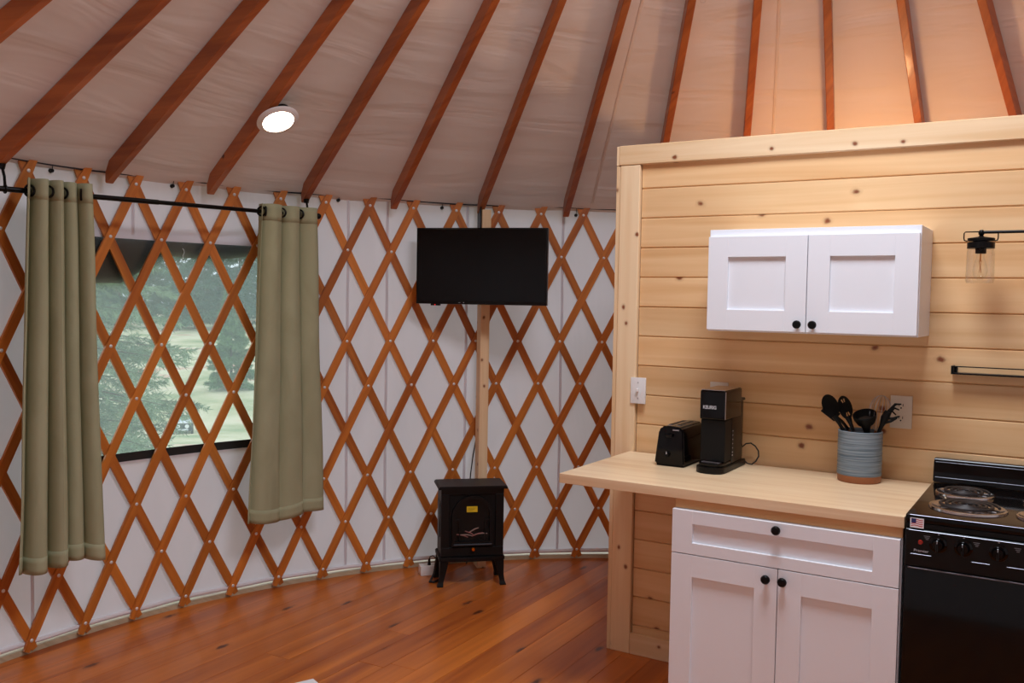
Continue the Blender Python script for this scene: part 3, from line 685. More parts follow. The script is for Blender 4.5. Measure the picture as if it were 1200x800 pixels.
handle(kb, t, (0.990, 0.15, 0.930), (0.950, 0.13, 1.098)); oval_head(kb, (0.913, 0.120, 1.188), 0.026, 0.046, 0.008, -0.30, (0.948, 0.13, 1.102), t, True)
t, kb = utensil('ladle', 'black deep ladle in the middle of the crock')
handle(kb, t, (0.985, 0.17, 0.930), (1.002, 0.155, 1.092))
bm = nb(); M4 = Matrix.Rotation(0.42, 4, 'X') @ Matrix.Rotation(-0.12, 4, 'Y'); c = kb.p(0.990, 0.150, 1.165)
lathe(bm, [(0.0415, 0.008), (0.043, 0.006), (0.041, -0.010), (0.032, -0.030), (0.016, -0.044), (0, -0.048), (0, -0.044), (0.015, -0.040), (0.029, -0.027), (0.038, -0.008), (0.0415, 0.008)], c, 28, M4)
tube(bm, [kb.p(1.002, 0.155, 1.090), kb.p(1.001, 0.160, 1.112), kb.p(0.998, 0.166, 1.138), kb.p(0.995, 0.172, 1.158)], 0.008, 10, radii=[0.009, 0.013, 0.020, 0.024]); ob('head', bm, 'black_matte', t, True)
t, kb = utensil('pasta_fork', 'black pasta fork with curled tines leaning right in the crock')
handle(kb, t, (0.985, 0.125, 0.930), (1.037, 0.135, 1.098))
bm = nb(); tube(bm, [kb.p(1.037, 0.135, 1.098), kb.p(1.048, 0.135, 1.130), kb.p(1.058, 0.132, 1.160), kb.p(1.070, 0.132, 1.185)], 0.01, 10, radii=[0.0065, 0.008, 0.015, 0.013])
for e in ((1.070, 1.185, 1.093, 1.214, 1.113, 1.215), (1.072, 1.180, 1.090, 1.200, 1.106, 1.193), (1.066, 1.172, 1.082, 1.188, 1.095, 1.174), (1.058, 1.160, 1.085, 1.160, 1.109, 1.170), (1.052, 1.140, 1.080, 1.150, 1.100, 1.162)):
    tube(bm, [kb.p(e[0], 0.132, e[1]), kb.p(e[2], 0.128, e[3]), kb.p(e[4], 0.122, e[5])], 0.004, 7, radii=[0.006, 0.005, 0.0025])
ob('head', bm, 'black_matte', t, True)
t, kb = utensil('whisk', 'wire balloon whisk standing behind the ladle')
handle(kb, t, (0.992, 0.105, 0.930), (1.022, 0.095, 1.105), 0.007)
bm = nb(); base = Vector(kb.p(1.022, 0.095, 1.105)); topc = Vector(kb.p(1.042, 0.090, 1.240)); ax = (topc-base).normalized(); xx = ax.cross(Vector((0, 1, 0))).normalized(); yy = ax.cross(xx)
LW = (topc-base).length
for k in range(5):
    a = PI*k/5; d = xx*math.cos(a)+yy*math.sin(a); loop = []
    for j in range(25):
        f = -PI+2*PI*j/24; hgt = ((1+math.cos(f))/2)**0.8
        loop.append(base+ax*(LW*hgt)+d*(0.039*math.sin(f)))
    tube(bm, loop, 0.0011, 5)
ob('wires', bm, 'steel', t, True)

# electric plates
def plate(kb, u0, u1, z0, z1, v0, v1, parent, mat): bm = nb(); kb.box(bm, u0, u1, v0, v1, z0, z1, 0.002, 2); return ob('plate', bm, mat, parent, True)
kb = KB(0.013, 0.0, 1.187); t = thing('light_switch', kb.loc, PSI, 'white toggle light switch on the corner post', 'light switch')
plate(kb, -0.022, 0.049, 1.129, 1.244, 0.0203, 0.028, t, 'white_plastic'); bm = nb(); kb.box(bm, 0.009, 0.018, 0.028, 0.042, 1.181, 1.197, 0.002); ob('toggle', bm, 'white_plastic', t)
bm = nb(); kb.box(bm, -0.0035, 0.040, 0.0005, 0.0203, 1.140, 1.234); ob('mounting_box', bm, 'white_plastic', t)
bm = nb(); kb.cyl(bm, (0.0135, 0.0279, 1.222), (0.0135, 0.0288, 1.222), 0.003); ob('screw', bm, 'steel', t); bm = nb(); kb.cyl(bm, (0.0135, 0.0279, 1.153), (0.0135, 0.0288, 1.153), 0.003); ob('screw', bm, 'steel', t)
def outlet(uc, zc, label):
    kb = KB(uc, 0.0, zc); t = thing('wall_outlet', kb.loc, PSI, label, 'outlet'); plate(kb, uc-0.039, uc+0.039, zc-0.0625, zc+0.0625, 0.0005, 0.008, t, 'outlet_plastic')
    for dz in (0.024, -0.024):
        bm = nb(); M4 = Matrix.Rotation(PI/2, 4, 'X'); lathe(bm, [(0, 0), (0.017, 0), (0.017, 0.0015), (0, 0.0015)], kb.p(uc, 0.008, zc+dz), 20, M4); s = ob('socket', bm, 'outlet_plastic', t)
        bm = nb(); kb.box(bm, uc-0.008, uc-0.0055, 0.0095, 0.0099, zc+dz-0.002, zc+dz+0.008); kb.box(bm, uc+0.0055, uc+0.008, 0.0095, 0.0099, zc+dz-0.002, zc+dz+0.008); kb.cyl(bm, (uc, 0.0095, zc+dz-0.008), (uc, 0.0099, zc+dz-0.008), 0.003); ob('slot', bm, 'black_matte', s)
outlet(1.0955, 1.1735, 'cream wall outlet behind the pasta fork'); outlet(0.375, 1.1820, 'cream wall outlet mostly hidden behind the coffee maker')

# wall sconce with jar shade
kb = KB(1.70, 0.0, 1.845)
t = thing('wall_sconce', kb.loc, PSI, 'black wall lamp with a clear glass jar shade beside the wall cabinet', 'wall lamp')
bm = nb(); kb.box(bm, 1.62, 1.78, 0.0005, 0.022, 1.79, 1.90, 0.004, 2); ob('backplate', bm, 'black_metal', t, True)
bm = nb(); tube(bm, [kb.p(1.357, 0.150, 1.843), kb.p(1.55, 0.150, 1.843), kb.p(1.68, 0.150, 1.843)], 0.0055, 10); tube(bm, [kb.p(1.68, 0.150, 1.843), kb.p(1.70, 0.12, 1.843), kb.p(1.70, 0.02, 1.843)], 0.0055, 10); ob('arm', bm, 'black_metal', t, True)
c = kb.p(1.359, 0.150, 1.79)
bm = nb(); lathe(bm, [(0, 0.062), (0.006, 0.061), (0.010, 0.054), (0.0095, 0.046), (0.006, 0.042), (0.010, 0.039), (0.022, 0.036), (0.044, 0.032), (0.044, 0.022), (0.026, 0.0215), (0.026, 0.018), (0.0445, 0.0175), (0.0445, -0.004), (0, -0.004)], c, 32); cap = ob('cap', bm, 'black_metal', t, True)
bm = nb(); lathe(bm, [(0, -0.0042), (0.018, -0.0042), (0.018, -0.020), (0.016, -0.022), (0, -0.022)], c, 20); ob('socket', bm, 'black_metal', cap, True)
bm = nb(); tube(bm, [kb.p(u, 0.150, z) for u, z in ((1.316, 1.812), (1.306, 1.815), (1.304, 1.822), (1.304, 1.840), (1.308, 1.845), (1.34, 1.845), (1.38, 1.845), (1.408, 1.845), (1.412, 1.840), (1.412, 1.822), (1.410, 1.815), (1.402, 1.812))], 0.0022, 7); ob('wire_bail', bm, 'black_metal', cap, True)
bm = nb(); lathe(bm, [(0.041, -0.005), (0.0445, -0.012), (0.0455, -0.03), (0.0465, -0.115), (0.044, -0.125), (0.0425, -0.123), (0.0448, -0.113), (0.0438, -0.03), (0.0428, -0.013), (0.0395, -0.005)], c, 36); ob('jar_shade', bm, 'clear_glass', t, True)
bm = nb(); lathe(bm, [(0.012, -0.022), (0.013, -0.035), (0.022, -0.062), (0.025, -0.082), (0.020, -0.102), (0.009, -0.113), (0, -0.115)], c, 24); bl = ob('bulb', bm, 'clear_glass', t, True)
bm = nb(); tube(bm, [c+Vector((0.005*math.cos(k*2.4), 0.005*math.sin(k*2.4), -0.045-0.045*(k % 2))) for k in range(7)], 0.0006, 4); tube(bm, [c+Vector((0, 0, -0.022)), c+Vector((0, 0, -0.05))], 0.0022, 6); ob('filament', bm, 'brass', bl)

# wire rail
kb = KB(1.50, 0.0, 1.345); t = thing('wall_rail', kb.loc, PSI, 'thin black metal rail fixed to the boards above the stove', 'rail')
bm = nb(); kb.box(bm, 1.268, 1.78, 0.043, 0.050, 1.3585, 1.3625, 0.001); ob('top_bar', bm, 'black_metal', t)
bm = nb(); kb.box(bm, 1.268, 1.78, 0.004, 0.052, 1.3315, 1.3375, 0.001); ob('bottom_bar', bm, 'black_metal', t)
for a in (1.268, 1.770):
    bm = nb(); kb.box(bm, a, a+0.009, 0.0005, 0.052, 1.3315, 1.3625, 0.001); kb.box(bm, a+0.010, a+0.018, 0.0005, 0.020, 1.3375, 1.3585, 0.001); ob('bracket', bm, 'black_metal', t)

# ================================================================== POST, TELEVISION
ap = A0+DA*9.60; pc = Vector((CX+(R-0.075)*math.cos(ap), CY+(R-0.075)*math.sin(ap), 0))
t = thing('support_post', pc, ap, 'plain pine post under a rafter behind the television', 'post')
bm = nb(); box(bm, -0.045, 0.045, -0.0265, 0.0265, 0.0, 2.095, 0.003); ob('shaft', bm, 'pine_trim', t, axis='z')
bm = nb(); box(bm, -0.03, 0.046, 0.0275, 0.0335, 1.98, 2.115, 0.001); ob('bracket_plate', bm, 'black_metal', t)
TVL = Vector((-0.1803, 5.165, 1.547)); TVY = math.atan2(-0.17, 0.7325)
t = thing('television', TVL, TVY, 'flat black television mounted on the pine post', 'television')
bm = nb(); box(bm, -0.376, 0.376, 0.0, 0.035, 0.0, 0.426, 0.004, 2); box(bm, -0.25, 0.25, 0.034, 0.065, 0.05, 0.33, 0.008, 2); ob('housing', bm, 'black_plastic', t, True)
bm = nb(); box(bm, -0.367, 0.367, -0.0012, 0.0, 0.020, 0.417); ob('screen', bm, 'tv_screen', t)
bm = nb(); box(bm, -0.29, -0.235, -0.001, 0.02, -0.009, 0.0003, 0.002); sb = ob('sensor_bar', bm, 'black_gloss', t, True)
bm = nb(); box(bm, -0.266, -0.261, -0.0022, -0.001, -0.0065, -0.003); ob('standby_light', bm, pr('standby_red', (255, 40, 40), 0.4, emit=((255, 30, 30), 2.0)), sb)
bm = nb(); box(bm, -0.098, -0.094, -0.0022, -0.0012, 0.008, 0.012); box(bm, -0.126, -0.115, -0.0022, -0.0012, 0.009, 0.0105); ob('badge', bm, 'grey_mark', t)
dv = (pc-TVL); dv.z = 0; lc = Matrix.Rotation(-TVY, 3, 'Z') @ dv
bm = nb(); box(bm, -0.11, 0.11, 0.066, 0.078, 0.10, 0.30, 0.002); tube(bm, [Vector((0, 0.075, 0.2)), Vector((0.03, 0.12, 0.2)), Vector((lc.x, lc.y-0.05, 0.2))], 0.018, 8); ob('mount_arm', bm, 'black_metal', t, True)
bm = nb(); inv = Matrix.Rotation(-TVY, 3, 'Z')
cw = [TVL+Vector((0.02, 0.08, 0.20)), pc+Vector((0.005, -0.06, 1.62))+Vector((-0.035, 0, 0)), pc+Vector((-0.030, 0.066, 1.50)), pc+Vector((-0.020, 0.064, 1.1)), pc+Vector((-0.028, 0.062, 0.78)), pc+Vector((-0.048, 0.02, 0.66)), pc+Vector((-0.060, -0.02, 0.55)), pc+Vector((-0.068, -0.03, 0.40)), pc+Vector((-0.075, -0.03, 0.02))]
tube(bm, [inv @ (Vector(q)-TVL) for q in cw], 0.0038, 6); ob('power_cord', bm, 'rubber_cable', t, True)

# ================================================================== FIREPLACE HEATER
FA = Vector((-0.378, 5.016, 0)); fe = Vector((0.98131, 0.19241, 0)); fnn = Vector((-0.19241, 0.98131, 0)); FY = math.radians(11.094)
t = thing('stove_heater', FA+fe*0.181+fnn*0.115, FY, 'small black stove-shaped electric heater with arched glass door', 'heater')
bm = nb(); prism(bm, [(-0.192, 0.538), (0.192, 0.538), (0.192, 0.546), (0.186, 0.556), (-0.186, 0.556), (-0.192, 0.546)], -0.138, 0.085, 'y', 0.003); ob('top_plate', bm, 'black_iron', t, True)
bm = nb(); box(bm, -0.171, 0.171, -0.098, 0.070, 0.165, 0.5375, 0.003); box(bm, -0.174, 0.174, -0.117, -0.098, 0.165, 0.215, 0.002); box(bm, -0.174, 0.174, -0.117, -0.098, 0.508, 0.5375, 0.002); box(bm, -0.174, -0.128, -0.117, -0.098, 0.215, 0.508, 0.002); box(bm, 0.128, 0.174, -0.117, -0.098, 0.215, 0.508, 0.002); bo = ob('body', bm, 'black_iron', t)
for s in (-1, 1):
    bm = nb(); box(bm, s*0.1715 if s > 0 else -0.1755, s*0.1755 if s > 0 else -0.1715, -0.06, 0.04, 0.26, 0.46, 0.002); ob('side_panel', bm, 'black_iron', bo)
# arched door
bm = nb(); n = 20; rin, rout = 0.096, 0.114; zc = 0.386
outer = [(-rout, 0.222)]+[(-rout*math.cos(PI*k/n), zc+rout*math.sin(PI*k/n)) for k in range(n+1)]+[(rout, 0.222)]
inner = [(-rin, 0.248)]+[(-rin*math.cos(PI*k/n), zc+rin*math.sin(PI*k/n)) for k in range(n+1)]+[(rin, 0.248)]
fo = [bm.verts.new((x, -0.1255, z)) for x, z in outer]; fi = [bm.verts.new((x, -0.1255, z)) for x, z in inner]
bo_ = [bm.verts.new((x, -0.099, z)) for x, z in outer]; bi = [bm.verts.new((x, -0.099, z)) for x, z in inner]; m_ = len(outer)
for k in range(m_):
    k2 = (k+1) % m_
    bm.faces.new((fo[k], fo[k2], fi[k2], fi[k])); bm.faces.new((fo[k], bo_[k], bo_[k2], fo[k2])); bm.faces.new((fi[k], fi[k2], bi[k2], bi[k]))
bmesh.ops.recalc_face_normals(bm, faces=bm.faces); dr = ob('door', bm, 'black_iron', t)
bm = nb(); box(bm, -0.128, 0.128, -0.106, -0.0985, 0.215, 0.508); ob('backing', bm, 'black_matte', t)
bm = nb(); bm.faces.new([bm.verts.new((x, -0.115, z)) for x, z in inner]); ob('glass', bm, 'clear_glass', dr)
bm = nb()
for sx in (-1, 1):
    bm = nb(); x0, x1 = sorted((sx*0.074, sx*rin)); box(bm, x0, x1, -0.121, -0.116, 0.362, 0.369); x0, x1 = sorted((sx*0.068, sx*0.074)); box(bm, x0, x1, -0.121, -0.116, 0.248, 0.369); ob('mullion', bm, 'black_iron', dr)
rnd = random.Random(4)
for k in range(6):
    bm = nb(); x = -0.055+k*0.021; a = rnd.uniform(-0.8, 0.8); d = Vector((math.cos(a), 0, math.sin(a)*0.6))*0.035; c = Vector((x, -0.1105, 0.285+rnd.uniform(-0.012, 0.03)))
    tube(bm, [c-d, c+d*0.2+Vector((0, 0, 0.004)), c+d], 0.0035, 7, radii=[0.003, 0.0038, 0.0025]); ob('log', bm, 'log_brown' if k % 2 else 'ember', t, True)
bm = nb(); box(bm, -0.033, 0.027, -0.1165, -0.1157, 0.409, 0.441); lb = ob('warning_label', bm, 'yellow_label', dr)
bm = nb()
for k in range(3): box(bm, -0.026, 0.018-0.008*k, -0.1168, -0.1165, 0.431-k*0.007, 0.4325-k*0.007)
ob('print', bm, 'black_matte', lb)
bm = nb(); box(bm, -0.104, 0.108, -0.135, -0.1255, 0.228, 0.236, 0.002); ob('door_ledge', bm, 'ledge_iron_lit', dr)  # highlight from above put into the ledge's lighter colour
bm = nb(); M4 = Matrix.Rotation(PI/2, 4, 'X'); lathe(bm, [(0, 0), (0.004, 0), (0.004, 0.010), (0.0105, 0.014), (0.0115, 0.020), (0.008, 0.026), (0, 0.027)], (0.003, -0.117, 0.207), 18, M4); ob('knob', bm, 'brass', dr, True)
bm = nb(); prism(bm, [(-0.182, -0.125), (-0.10, -0.140), (0.0, -0.144), (0.10, -0.140), (0.182, -0.125), (0.182, 0.078), (-0.182, 0.078)], 0.140, 0.1645, 'z', 0.004); ob('ash_shelf', bm, 'black_iron', t, True)
for sx in (-1, 1):
    for yy_ in (-0.105, 0.060):
        bm = nb(); f = -1 if yy_ < 0 else 1
        sec = [(0.140, 0.153, yy_, 0.024), (0.100, 0.158, yy_+f*0.002, 0.020), (0.060, 0.163, yy_+f*0.004, 0.015), (0.025, 0.170, yy_+f*0.007, 0.013), (0.008, 0.174, yy_+f*0.010, 0.016), (0.0, 0.175, yy_+f*0.010, 0.017)]; rings = []
        for z, x, y, h in sec: rings.append([bm.verts.new((sx*x+dx*h, y+dy*h*0.8, z)) for dx, dy in ((-1, -1), (1, -1), (1, 1), (-1, 1))])
        for p, q in zip(rings, rings[1:]):
            for j in range(4): bm.faces.new((p[j], p[(j+1) % 4], q[(j+1) % 4], q[j]))
        bm.faces.new(rings[0]); bm.faces.new(rings[-1][::-1]); bmesh.ops.recalc_face_normals(bm, faces=bm.faces); ob('leg', bm, 'black_iron', t)
fo_ = FA+fe*0.181+fnn*0.115; fin = Matrix.Rotation(-FY, 3, 'Z')
bm = nb(); cw = [(-0.395, 5.16, 0.13), (-0.41, 5.18, 0.115), (-0.43, 5.215, 0.118), (-0.447, 5.235, 0.105), (-0.452, 5.245, 0.085)]
tube(bm, [fin @ (Vector(q)-fo_) for q in cw], 0.0032, 6)
tube(bm, [fin @ (Vector(q)-fo_) for q in ((-0.40, 5.15, 0.15), (-0.408, 5.15, 0.09), (-0.415, 5.14, 0.04), (-0.43, 5.12, 0.008), (-0.435, 5.09, 0.006), (-0.41, 5.08, 0.006), (-0.39, 5.13, 0.006))], 0.006, 6); cd = ob('power_cord', bm, 'rubber_cable', t, True)
bm = nb(); q = fin @ (Vector((-0.452, 5.245, 0.0555))-fo_); cyl(bm, q, q+Vector((0, 0, 0.034)), 0.010, 0.006, 10); ob('plug', bm, 'black_plastic', cd, True)
t = thing('power_box', (-0.452, 5.262, 0), 0.30, 'white power box on the floor beside the black heater', 'power strip')
bm = nb(); box(bm, -0.058, 0.058, -0.040, 0.030, 0.0, 0.054, 0.004, 2); ob('case', bm, 'white_plastic', t, True)
bm = nb(); box(bm, -0.035, -0.012, -0.02, 0.004, 0.0541, 0.0548); ob('socket', bm, 'outlet_plastic', t); bm = nb(); box(bm, 0.020, 0.043, -0.02, 0.004, 0.0541, 0.0548); ob('socket', bm, 'outlet_plastic', t)

# ================================================================== CURTAINS
RA = Vector((-2.116, 3.715, 1.990)); RB = Vector((-1.055, 4.999, 2.007)); re = (RB-RA); RL = re.length; re.normalize(); rn = Vector((re.y, -re.x, 0)).normalized()   # rn points into the room
t = thing('curtain_rod', RA, 0, 'black metal curtain rod hung from two rafter ends above the window', 'curtain rod')
LOC = lambda s: re*(s*RL)
bm = nb(); cyl(bm, LOC(-0.18), LOC(0.45), 0.0115, n=14); cyl(bm, LOC(0.449), LOC(1.0), 0.0100, n=14); ob('rod', bm, 'black_metal', t, True)
bm = nb(); sphere(bm, LOC(1.004), 0.016, n=12); ob('finial', bm, 'black_metal', t, True)
for kr, s in ((0, 0.05), (3, 0.952)):
    a = raf_angle(kr); tail = Vector((CX+(RT-0.03)*math.cos(a), CY+(RT-0.03)*math.sin(a), raf(RT-0.03)-0.001))-RA; p = LOC(s)
    bm = nb(); tube(bm, [tail, tail*0.55+p*0.45+rn*0.012+Vector((0, 0, -0.004)), p+Vector((0, 0, 0.012))], 0.006, 8); cyl(bm, tail+Vector((0, 0, 0.004)), tail-Vector((0, 0, 0.018)), 0.017, 0.012, 12)
    tube(bm, [p+(Vector((0, 0, 1))*math.cos(q*2*PI/12)+rn*math.sin(q*2*PI/12))*0.0155 for q in range(12)], 0.0045, 6, True); ob('bracket', bm, 'black_metal', t, True)
def curtain(label, st, sb, zb, n, amp, seed, phase, flat):
    t = thing('curtain', RA+LOC((st[0]+st[1])/2), 0, label, 'curtain', 'curtains on the rod'); org = RA+LOC((st[0]+st[1])/2)
    m = n*22; rows = 44; ztop = 2.042; g = []; bm = nb(); uvl = bm.loops.layers.uv.new('UVMap'); rg = random.Random(seed)
    wl = [rg.uniform(0.65, 1.25) for _ in range(2*n+3)]
    def pt(f, h, extra=0.0):
        """f across, h 0 top .. 1 bottom"""
        th_ = 2*PI*n*(f+0.035*math.sin(5.1*f+seed)*(1-abs(2*f-1)**3))+phase
        hh = h**1.15
        s0 = st[0]+(sb[0]-st[0])*hh; s1 = st[1]+(sb[1]-st[1])*hh
        W_ = (s1-s0)*RL
        aF = amp*(1-flat*hh)*wl[int(2*n*f)]*(1-2*n*f+int(2*n*f))+amp*(1-flat*hh)*wl[int(2*n*f)+1]*(2*n*f-int(2*n*f))
        sway = 0.006*noise.noise(Vector((f*3+seed, h*3, 0)))
        al = s0*RL+W_*f+(1.05-0.6*flat*hh)*W_/(2*PI*n)*math.sin(th_)+sway
        dp = aF*(math.cos(th_)+0.35)+0.008+0.010*hh+0.006*noise.noise(Vector((f*6, h*2.5, seed)))
        z0 = 2.042-(0.013 if h == 0 else 0)*0
        zbot = zb+0.012*math.sin(f*7+seed)
        z = ztop+(zbot-ztop)*h + (RA.z+(RB.z-RA.z)*(s0))*0
        p = RA+re*al+rn*(dp+extra); p.z = z; return p-org
    for k in range(rows+1):
        g.append([bm.verts.new(pt(j/m, k/rows)) for j in range(m+1)])
    for k in range(rows):
        for j in range(m):
            f = bm.faces.new((g[k][j], g[k+1][j], g[k+1][j+1], g[k][j+1]))
            for l, (a, b) in zip(f.loops, ((k, j), (k+1, j), (k+1, j+1), (k, j+1))): l[uvl].uv = (b/m*n*0.16, a/rows*1.6)
    pn = ob('panel', bm, 'curtain_cloth', t, True, None)
    sm = pn.modifiers.new('thickness', 'SOLIDIFY'); sm.thickness = 0.0022; sm.offset = 0
    for nm, h0, h1 in (('hem', 0.957, 1.0), ('heading', 0.0, 0.052)):
        bm = nb(); uvl = bm.loops.layers.uv.new('UVMap'); q = [[bm.verts.new(pt(j/m, h0+(h1-h0)*k/3)) for j in range(m+1)] for k in range(4)]
        for k in range(3):
            for j in range(m):
                f = bm.faces.new((q[k][j], q[k+1][j], q[k+1][j+1], q[k][j+1]))
                for l, (a, b) in zip(f.loops, ((k, j), (k+1, j), (k+1, j+1), (k, j+1))): l[uvl].uv = (b/m*n*0.16, a*0.02)
        hm = ob(nm, bm, 'curtain_cloth', pn, True, None); sm = hm.modifiers.new('thickness', 'SOLIDIFY'); sm.thickness = 0.0036; sm.offset = 0
    for k in range(2*n):
        f = ((k+0.5)*PI+(0.25 if k % 2 == 0 else -0.25)-phase+2*PI)/(2*PI*n) % 1.0
        if not 0.01 < f < 0.99: continue
        c = pt(f, (2.042-(RA.z+0.4*(RB.z-RA.z)))/(2.042-zb)); c.z = (RA+LOC(st[0]+(st[1]-st[0])*f)).z-org.z; ax = re*1.0+rn*(0.55 if k % 2 else -0.55); ax.normalize(); x_ = Vector((0, 0, 1)); y_ = ax.cross(x_)
        bm = nb(); tube(bm, [c+(x_*math.cos(a*2*PI/18)+y_*math.sin(a*2*PI/18))*0.0225 for a in range(18)], 0.005, 6, True); ob('grommet', bm, 'black_metal', pn, True)
    return t
curtain('olive-grey curtain gathered in four deep narrow folds', (0.088, 0.246), (0.055, 0.272), 0.415, 4, 0.046, 3, 0.5, -0.1)
curtain('olive-green curtain with flat broad folds hanging nearer the television', (0.768, 0.966), (0.722, 1.008), 0.412, 3, 0.038, 8, 1.1, 0.55)

# ================================================================== CEILING LIGHTS
def ceiling_light(k, rad, side, label, power=None):
    a = raf_angle(k); d = Vector((math.cos(a), math.sin(a), 0)); tn = Vector((-math.sin(a), math.cos(a), 0))*(-1)
    nrm = Vector((-math.sin(SL)*d.x, -math.sin(SL)*d.y, -math.cos(SL)))
    c = Vector((CX, CY, 0))+d*rad+tn*side; c.z = raf(rad)-0.022
    t = tag(empty('ceiling_light', c), label, 'ceiling light')
    Mq = Vector((0, 0, 1)).rotation_difference(nrm).to_matrix().to_4x4()
    bm = nb(); lathe(bm, [(0, -0.002), (0.080, -0.002), (0.096, 0.006), (0.097, 0.010), (0.090, 0.017), (0.072, 0.020), (0.070, 0.015), (0, 0.015)], (0, 0, 0), 40, Mq); ob('trim_ring', bm, 'white_plastic', t, True)
    bm = nb(); lathe(bm, [(0, 0.026), (0.025, 0.0255), (0.050, 0.022), (0.0695, 0.0155)], (0, 0, 0), 36, Mq); ob('diffuser', bm, 'led_face', t, True)
    bm = nb(); lathe(bm, [(0, -0.055), (0.045, -0.055), (0.047, -0.0022), (0, -0.0022)], Vector(tn)*0.03, 16, Mq); ob('junction_box', bm, 'black_plastic', t, True)
    return t
ceiling_light(2, 2.575, 0.040, 'round white disc light glowing on a rafter above the window')
ceiling_light(12.4, 2.575, 0.0, 'added unseen fill light, a white disc on the roof over the stove side')  # out-of-view disc lamp added to fill the room with light
ceiling_light(-7.0, 2.575, 0.0, 'added unseen fill light, a white disc on the roof beside the entrance')  # second added disc lamp, unseen, only for fill light

# pull chain with a clear glass knob
t = thing('pull_chain', (0.479, CY-0.02, 2.352), 0, 'thin pull chain ending in a clear glass knob', 'pull chain')
bm = nb(); lathe(bm, [(0, 0), (0.006, 0.002), (0.0095, 0.010), (0.009, 0.018), (0.005, 0.026), (0.003, 0.032), (0, 0.033)], n=16); ob('knob', bm, 'clear_glass', t, True)
bm = nb(); sphere(bm, (0, 0, 0.012), 0.004, n=8); tube(bm, [Vector((0, 0, 0.03)), Vector((0, 0, 0.5)), Vector((0, 0, RING_Z-2.352+0.005))], 0.0014, 5); ob('chain', bm, 'steel', t, True)

# lamp in the room behind the partition
bl = Vector((1.75, 4.72, 0.0))
t = thing('floor_lamp', bl, 0, 'warm globe floor lamp standing behind the pine partition', 'lamp')
bm = nb(); lathe(bm, [(0, 0), (0.13, 0), (0.13, 0.012), (0.03, 0.03), (0.012, 0.05), (0, 0.05)], n=28); ob('base', bm, 'black_metal', t, True)
bm = nb(); cyl(bm, (0, 0, 0.045), (0, 0, 1.70), 0.011, n=12); ob('pole', bm, 'black_metal', t, True)
bm = nb(); sphere(bm, (0, 0, 1.765), 0.075, n=20); ob('globe', bm, 'bulb_warm', t, True)
l = bpy.data.lights.new('lamp_glow', 'POINT'); l.energy = 21; l.color = (1.0, 0.55, 0.25); l.shadow_soft_size = 0.08
lo = bpy.data.objects.new('lamp_glow', l); COL.objects.link(lo); lo.location = bl+Vector((0, -0.12, 1.78))

# sheet of paper at the front of the floor
bm = nb(); prism(bm, [(0, 0), (-0.17, -0.12), (-0.05, -0.29), (0.12, -0.17)], 0.0006, 0.0022, 'z'); o = ob('paper_sheet', bm, 'paper_white', None, loc=(-0.797, 3.763, 0)); tag(o, 'white sheet of paper lying on the plank floor', 'paper')

# ================================================================== OUTSIDE
bm = nb(); prof = [(-40, -0.9), (2, -0.9), (8, -0.95), (20, -2.4), (40, -4.96), (52, -6.7), (60, -7.5), (68, -7.2), (78, -6.4), (90, -5.5), (110, -4.6), (130, -3.7), (200, -1.0)]
def gz(y):
    for (a, za), (b, zb) in zip(prof, prof[1:]):
        if a <= y <= b: return za+(zb-za)*(y-a)/(b-a)
    return -1.0
nx, ny = 60, 70; g = []
for j in range(ny+1):
    y = -40+240*(j/ny); g.append([bm.verts.new((-140+220*i/nx, y, gz(y)+0.25*noise.noise(Vector((i*0.5, j*0.5, 0)))*min(1, max(0, (y-15)/20)))) for i in range(nx+1)])
for j in range(ny):
    for i in range(nx): bm.faces.new((g[j][i], g[j][i+1], g[j+1][i+1], g[j+1][i]))
o = ob('ground', bm, 'meadow', None, True); tag(o, 'straw-coloured meadow falling away outside the window', kind='structure')
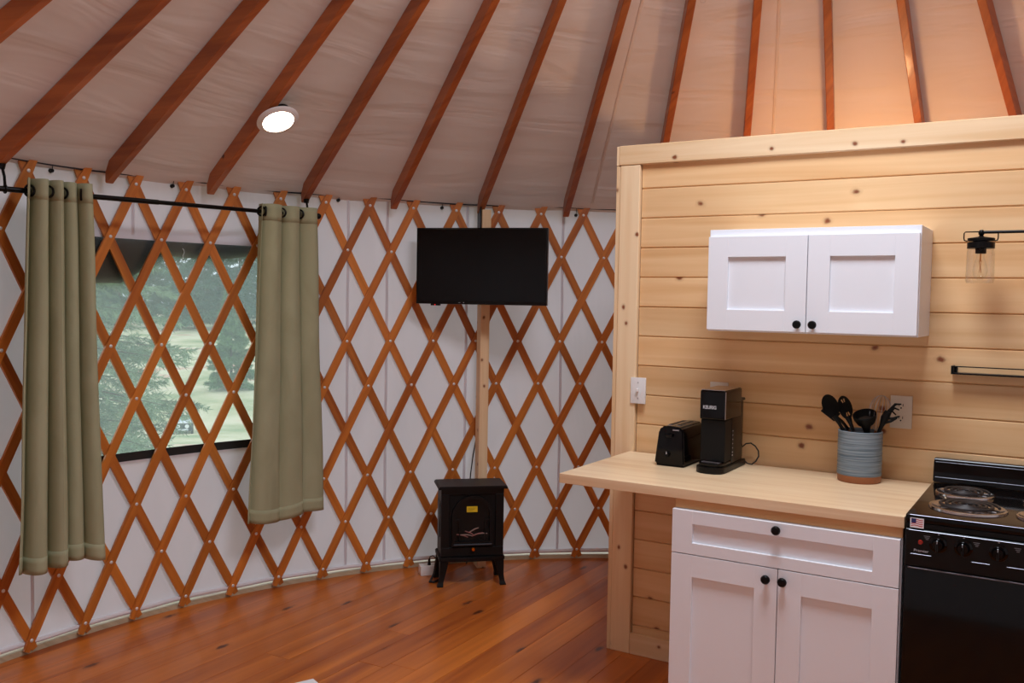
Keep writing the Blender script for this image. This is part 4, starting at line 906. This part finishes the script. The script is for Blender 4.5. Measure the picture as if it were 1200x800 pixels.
def conifer(name, loc, h, rad, nb_, twigs, needles, nl, mat, label, group=None, seed=1, z0=0.06, wid=0.006, low=1.0):
    rg = random.Random(seed); t = thing(name, loc, 0, label, 'tree', group)
    bm = nb(); tube(bm, [Vector((0, 0, -0.3)), Vector((0.02*h/8, 0, h*0.5)), Vector((0, 0, h))], 0.1, 8, radii=[h*0.016, h*0.010, h*0.001]); tk = ob('trunk', bm, 'bark', t, True)
    bmB = nb(); V, F = [], []
    for k in range(nb_):
        f = z0+(1-z0)*((k+rg.random())/nb_)**low; z = h*f; Lb = rad*(1-f)**0.8*rg.uniform(0.75, 1.1)+0.02*rad; a = rg.uniform(0, 2*PI); rise = 0.25*f-0.22
        d = Vector((math.cos(a), math.sin(a), 0)); sd = Vector((-d.y, d.x, 0))
        P3 = lambda s: Vector((0, 0, z))+d*(Lb*s)+Vector((0, 0, Lb*(rise*s-0.16*s*s+0.14*s**3)))
        tube(bmB, [P3(0), P3(0.5), P3(1)], 0.01, 4, radii=[0.007*Lb+0.003, 0.004*Lb+0.002, 0.002])
        for q in range(twigs):
            s = 0.15+0.85*(q+rg.random())/twigs; tl = Lb*(0.42*(1-s)+0.10)*rg.uniform(0.6, 1.2); sg = 1 if q % 2 else -1
            td = (d*0.75+sd*sg*rg.uniform(0.4, 1.0)+Vector((0, 0, rg.uniform(-0.55, 0.12)))).normalized(); p0 = P3(s)
            sid = td.cross(Vector((0, 0, 1))).normalized(); upv = sid.cross(td)
            for e in range(needles):
                b0 = p0+td*(tl*(e+rg.random())/needles); an = rg.uniform(0, 2*PI); nd_ = (td*0.75+(sid*math.cos(an)+upv*math.sin(an))*0.8).normalized()*nl*rg.uniform(0.7, 1.2)
                wv = nd_.cross(Vector((rg.uniform(-1, 1), rg.uniform(-1, 1), rg.uniform(-1, 1)))).normalized()*wid
                i0 = len(V); V += [b0-wv, b0+wv, b0+nd_]; F.append((i0, i0+1, i0+2))
    ob('branches', bmB, 'bark', t)
    me = bpy.data.meshes.new('needles'); me.from_pydata([tuple(v) for v in V], [], F); me.materials.append(MATS[mat]); me.update(); o = inst('needles', me, t); o['kind'] = 'stuff'
    return t
def copy_tree(src, loc, s, rz):
    c = src.copy(); COL.objects.link(c); c.location = loc; c.scale = (s, s, s); c.rotation_euler = (0, 0, rz)
    for ch in src.children:
        q = ch.copy(); COL.objects.link(q); q.parent = c
    return c
conifer('fir_tree', (-5.75, 10.2, gz(10.2)), 9.5, 2.5, 270, 28, 38, 0.09, 'needles_near', 'large feathery fir tree growing close outside the window', seed=5, z0=0.03, wid=0.0065, low=1.7)
conifer('young_fir', (-0.303*78, 78, gz(78)), 9.0, 2.1, 120, 16, 22, 0.36, 'needles_mid', 'small pale green fir standing alone in the meadow', seed=9, wid=0.05)
far = conifer('forest_fir', (-46, 134, gz(134)), 22, 5.2, 110, 9, 12, 1.0, 'needles_far', 'dark fir tree in the forest edge beyond the meadow', 'fir trees at the forest edge', seed=12, wid=0.12)
rg = random.Random(2)
for k in range(15):
    y = 134+(k % 3)*13+rg.uniform(0, 3); x = (-0.50+0.026*k)*y+rg.uniform(-0.5, 0.5)
    if k == 6: far.location = (x, y, gz(y)); continue
    copy_tree(far, (x, y, gz(y)), rg.uniform(0.72, 0.95), rg.uniform(0, 6))
# small off-road vehicle parked down the slope
vy = 60.0; t = thing('utility_vehicle', (-0.3553*vy, vy, gz(vy)), 0.33, 'small dark off-road vehicle with white top and two round headlights', 'vehicle')
bm = nb(); box(bm, -0.58, 0.58, -0.95, 1.1, 0.28, 0.78, 0.06, 2); ob('body', bm, 'vehicle_dark', t, True)
bm = nb(); prism(bm, [(-0.52, 0.78), (0.52, 0.78), (0.44, 1.02), (-0.44, 1.02)], -0.35, 0.9, 'y', 0.03); ob('cab', bm, 'vehicle_white', t, True)
bm = nb(); box(bm, -0.54, 0.54, -0.93, -0.33, 0.782, 0.86, 0.03, 2); ob('hood', bm, 'vehicle_white', t, True)
for s in (-1, 1):
    bm = nb(); cyl(bm, (s*0.27, -0.94, 0.60), (s*0.27, -0.99, 0.60), 0.135, 0.12, 18); ob('headlight', bm, 'lamp_glass', t, True)
    for yy_ in (-0.6, 0.75):
        bm = nb(); cyl(bm, (s*0.50, yy_, 0.29), (s*0.66, yy_, 0.29), 0.29, n=18); ob('wheel', bm, 'black_matte', t, True)
bm = nb(); box(bm, -0.35, 0.35, -1.02, -0.95, 0.33, 0.44, 0.02); ob('bumper', bm, 'vehicle_white', t)
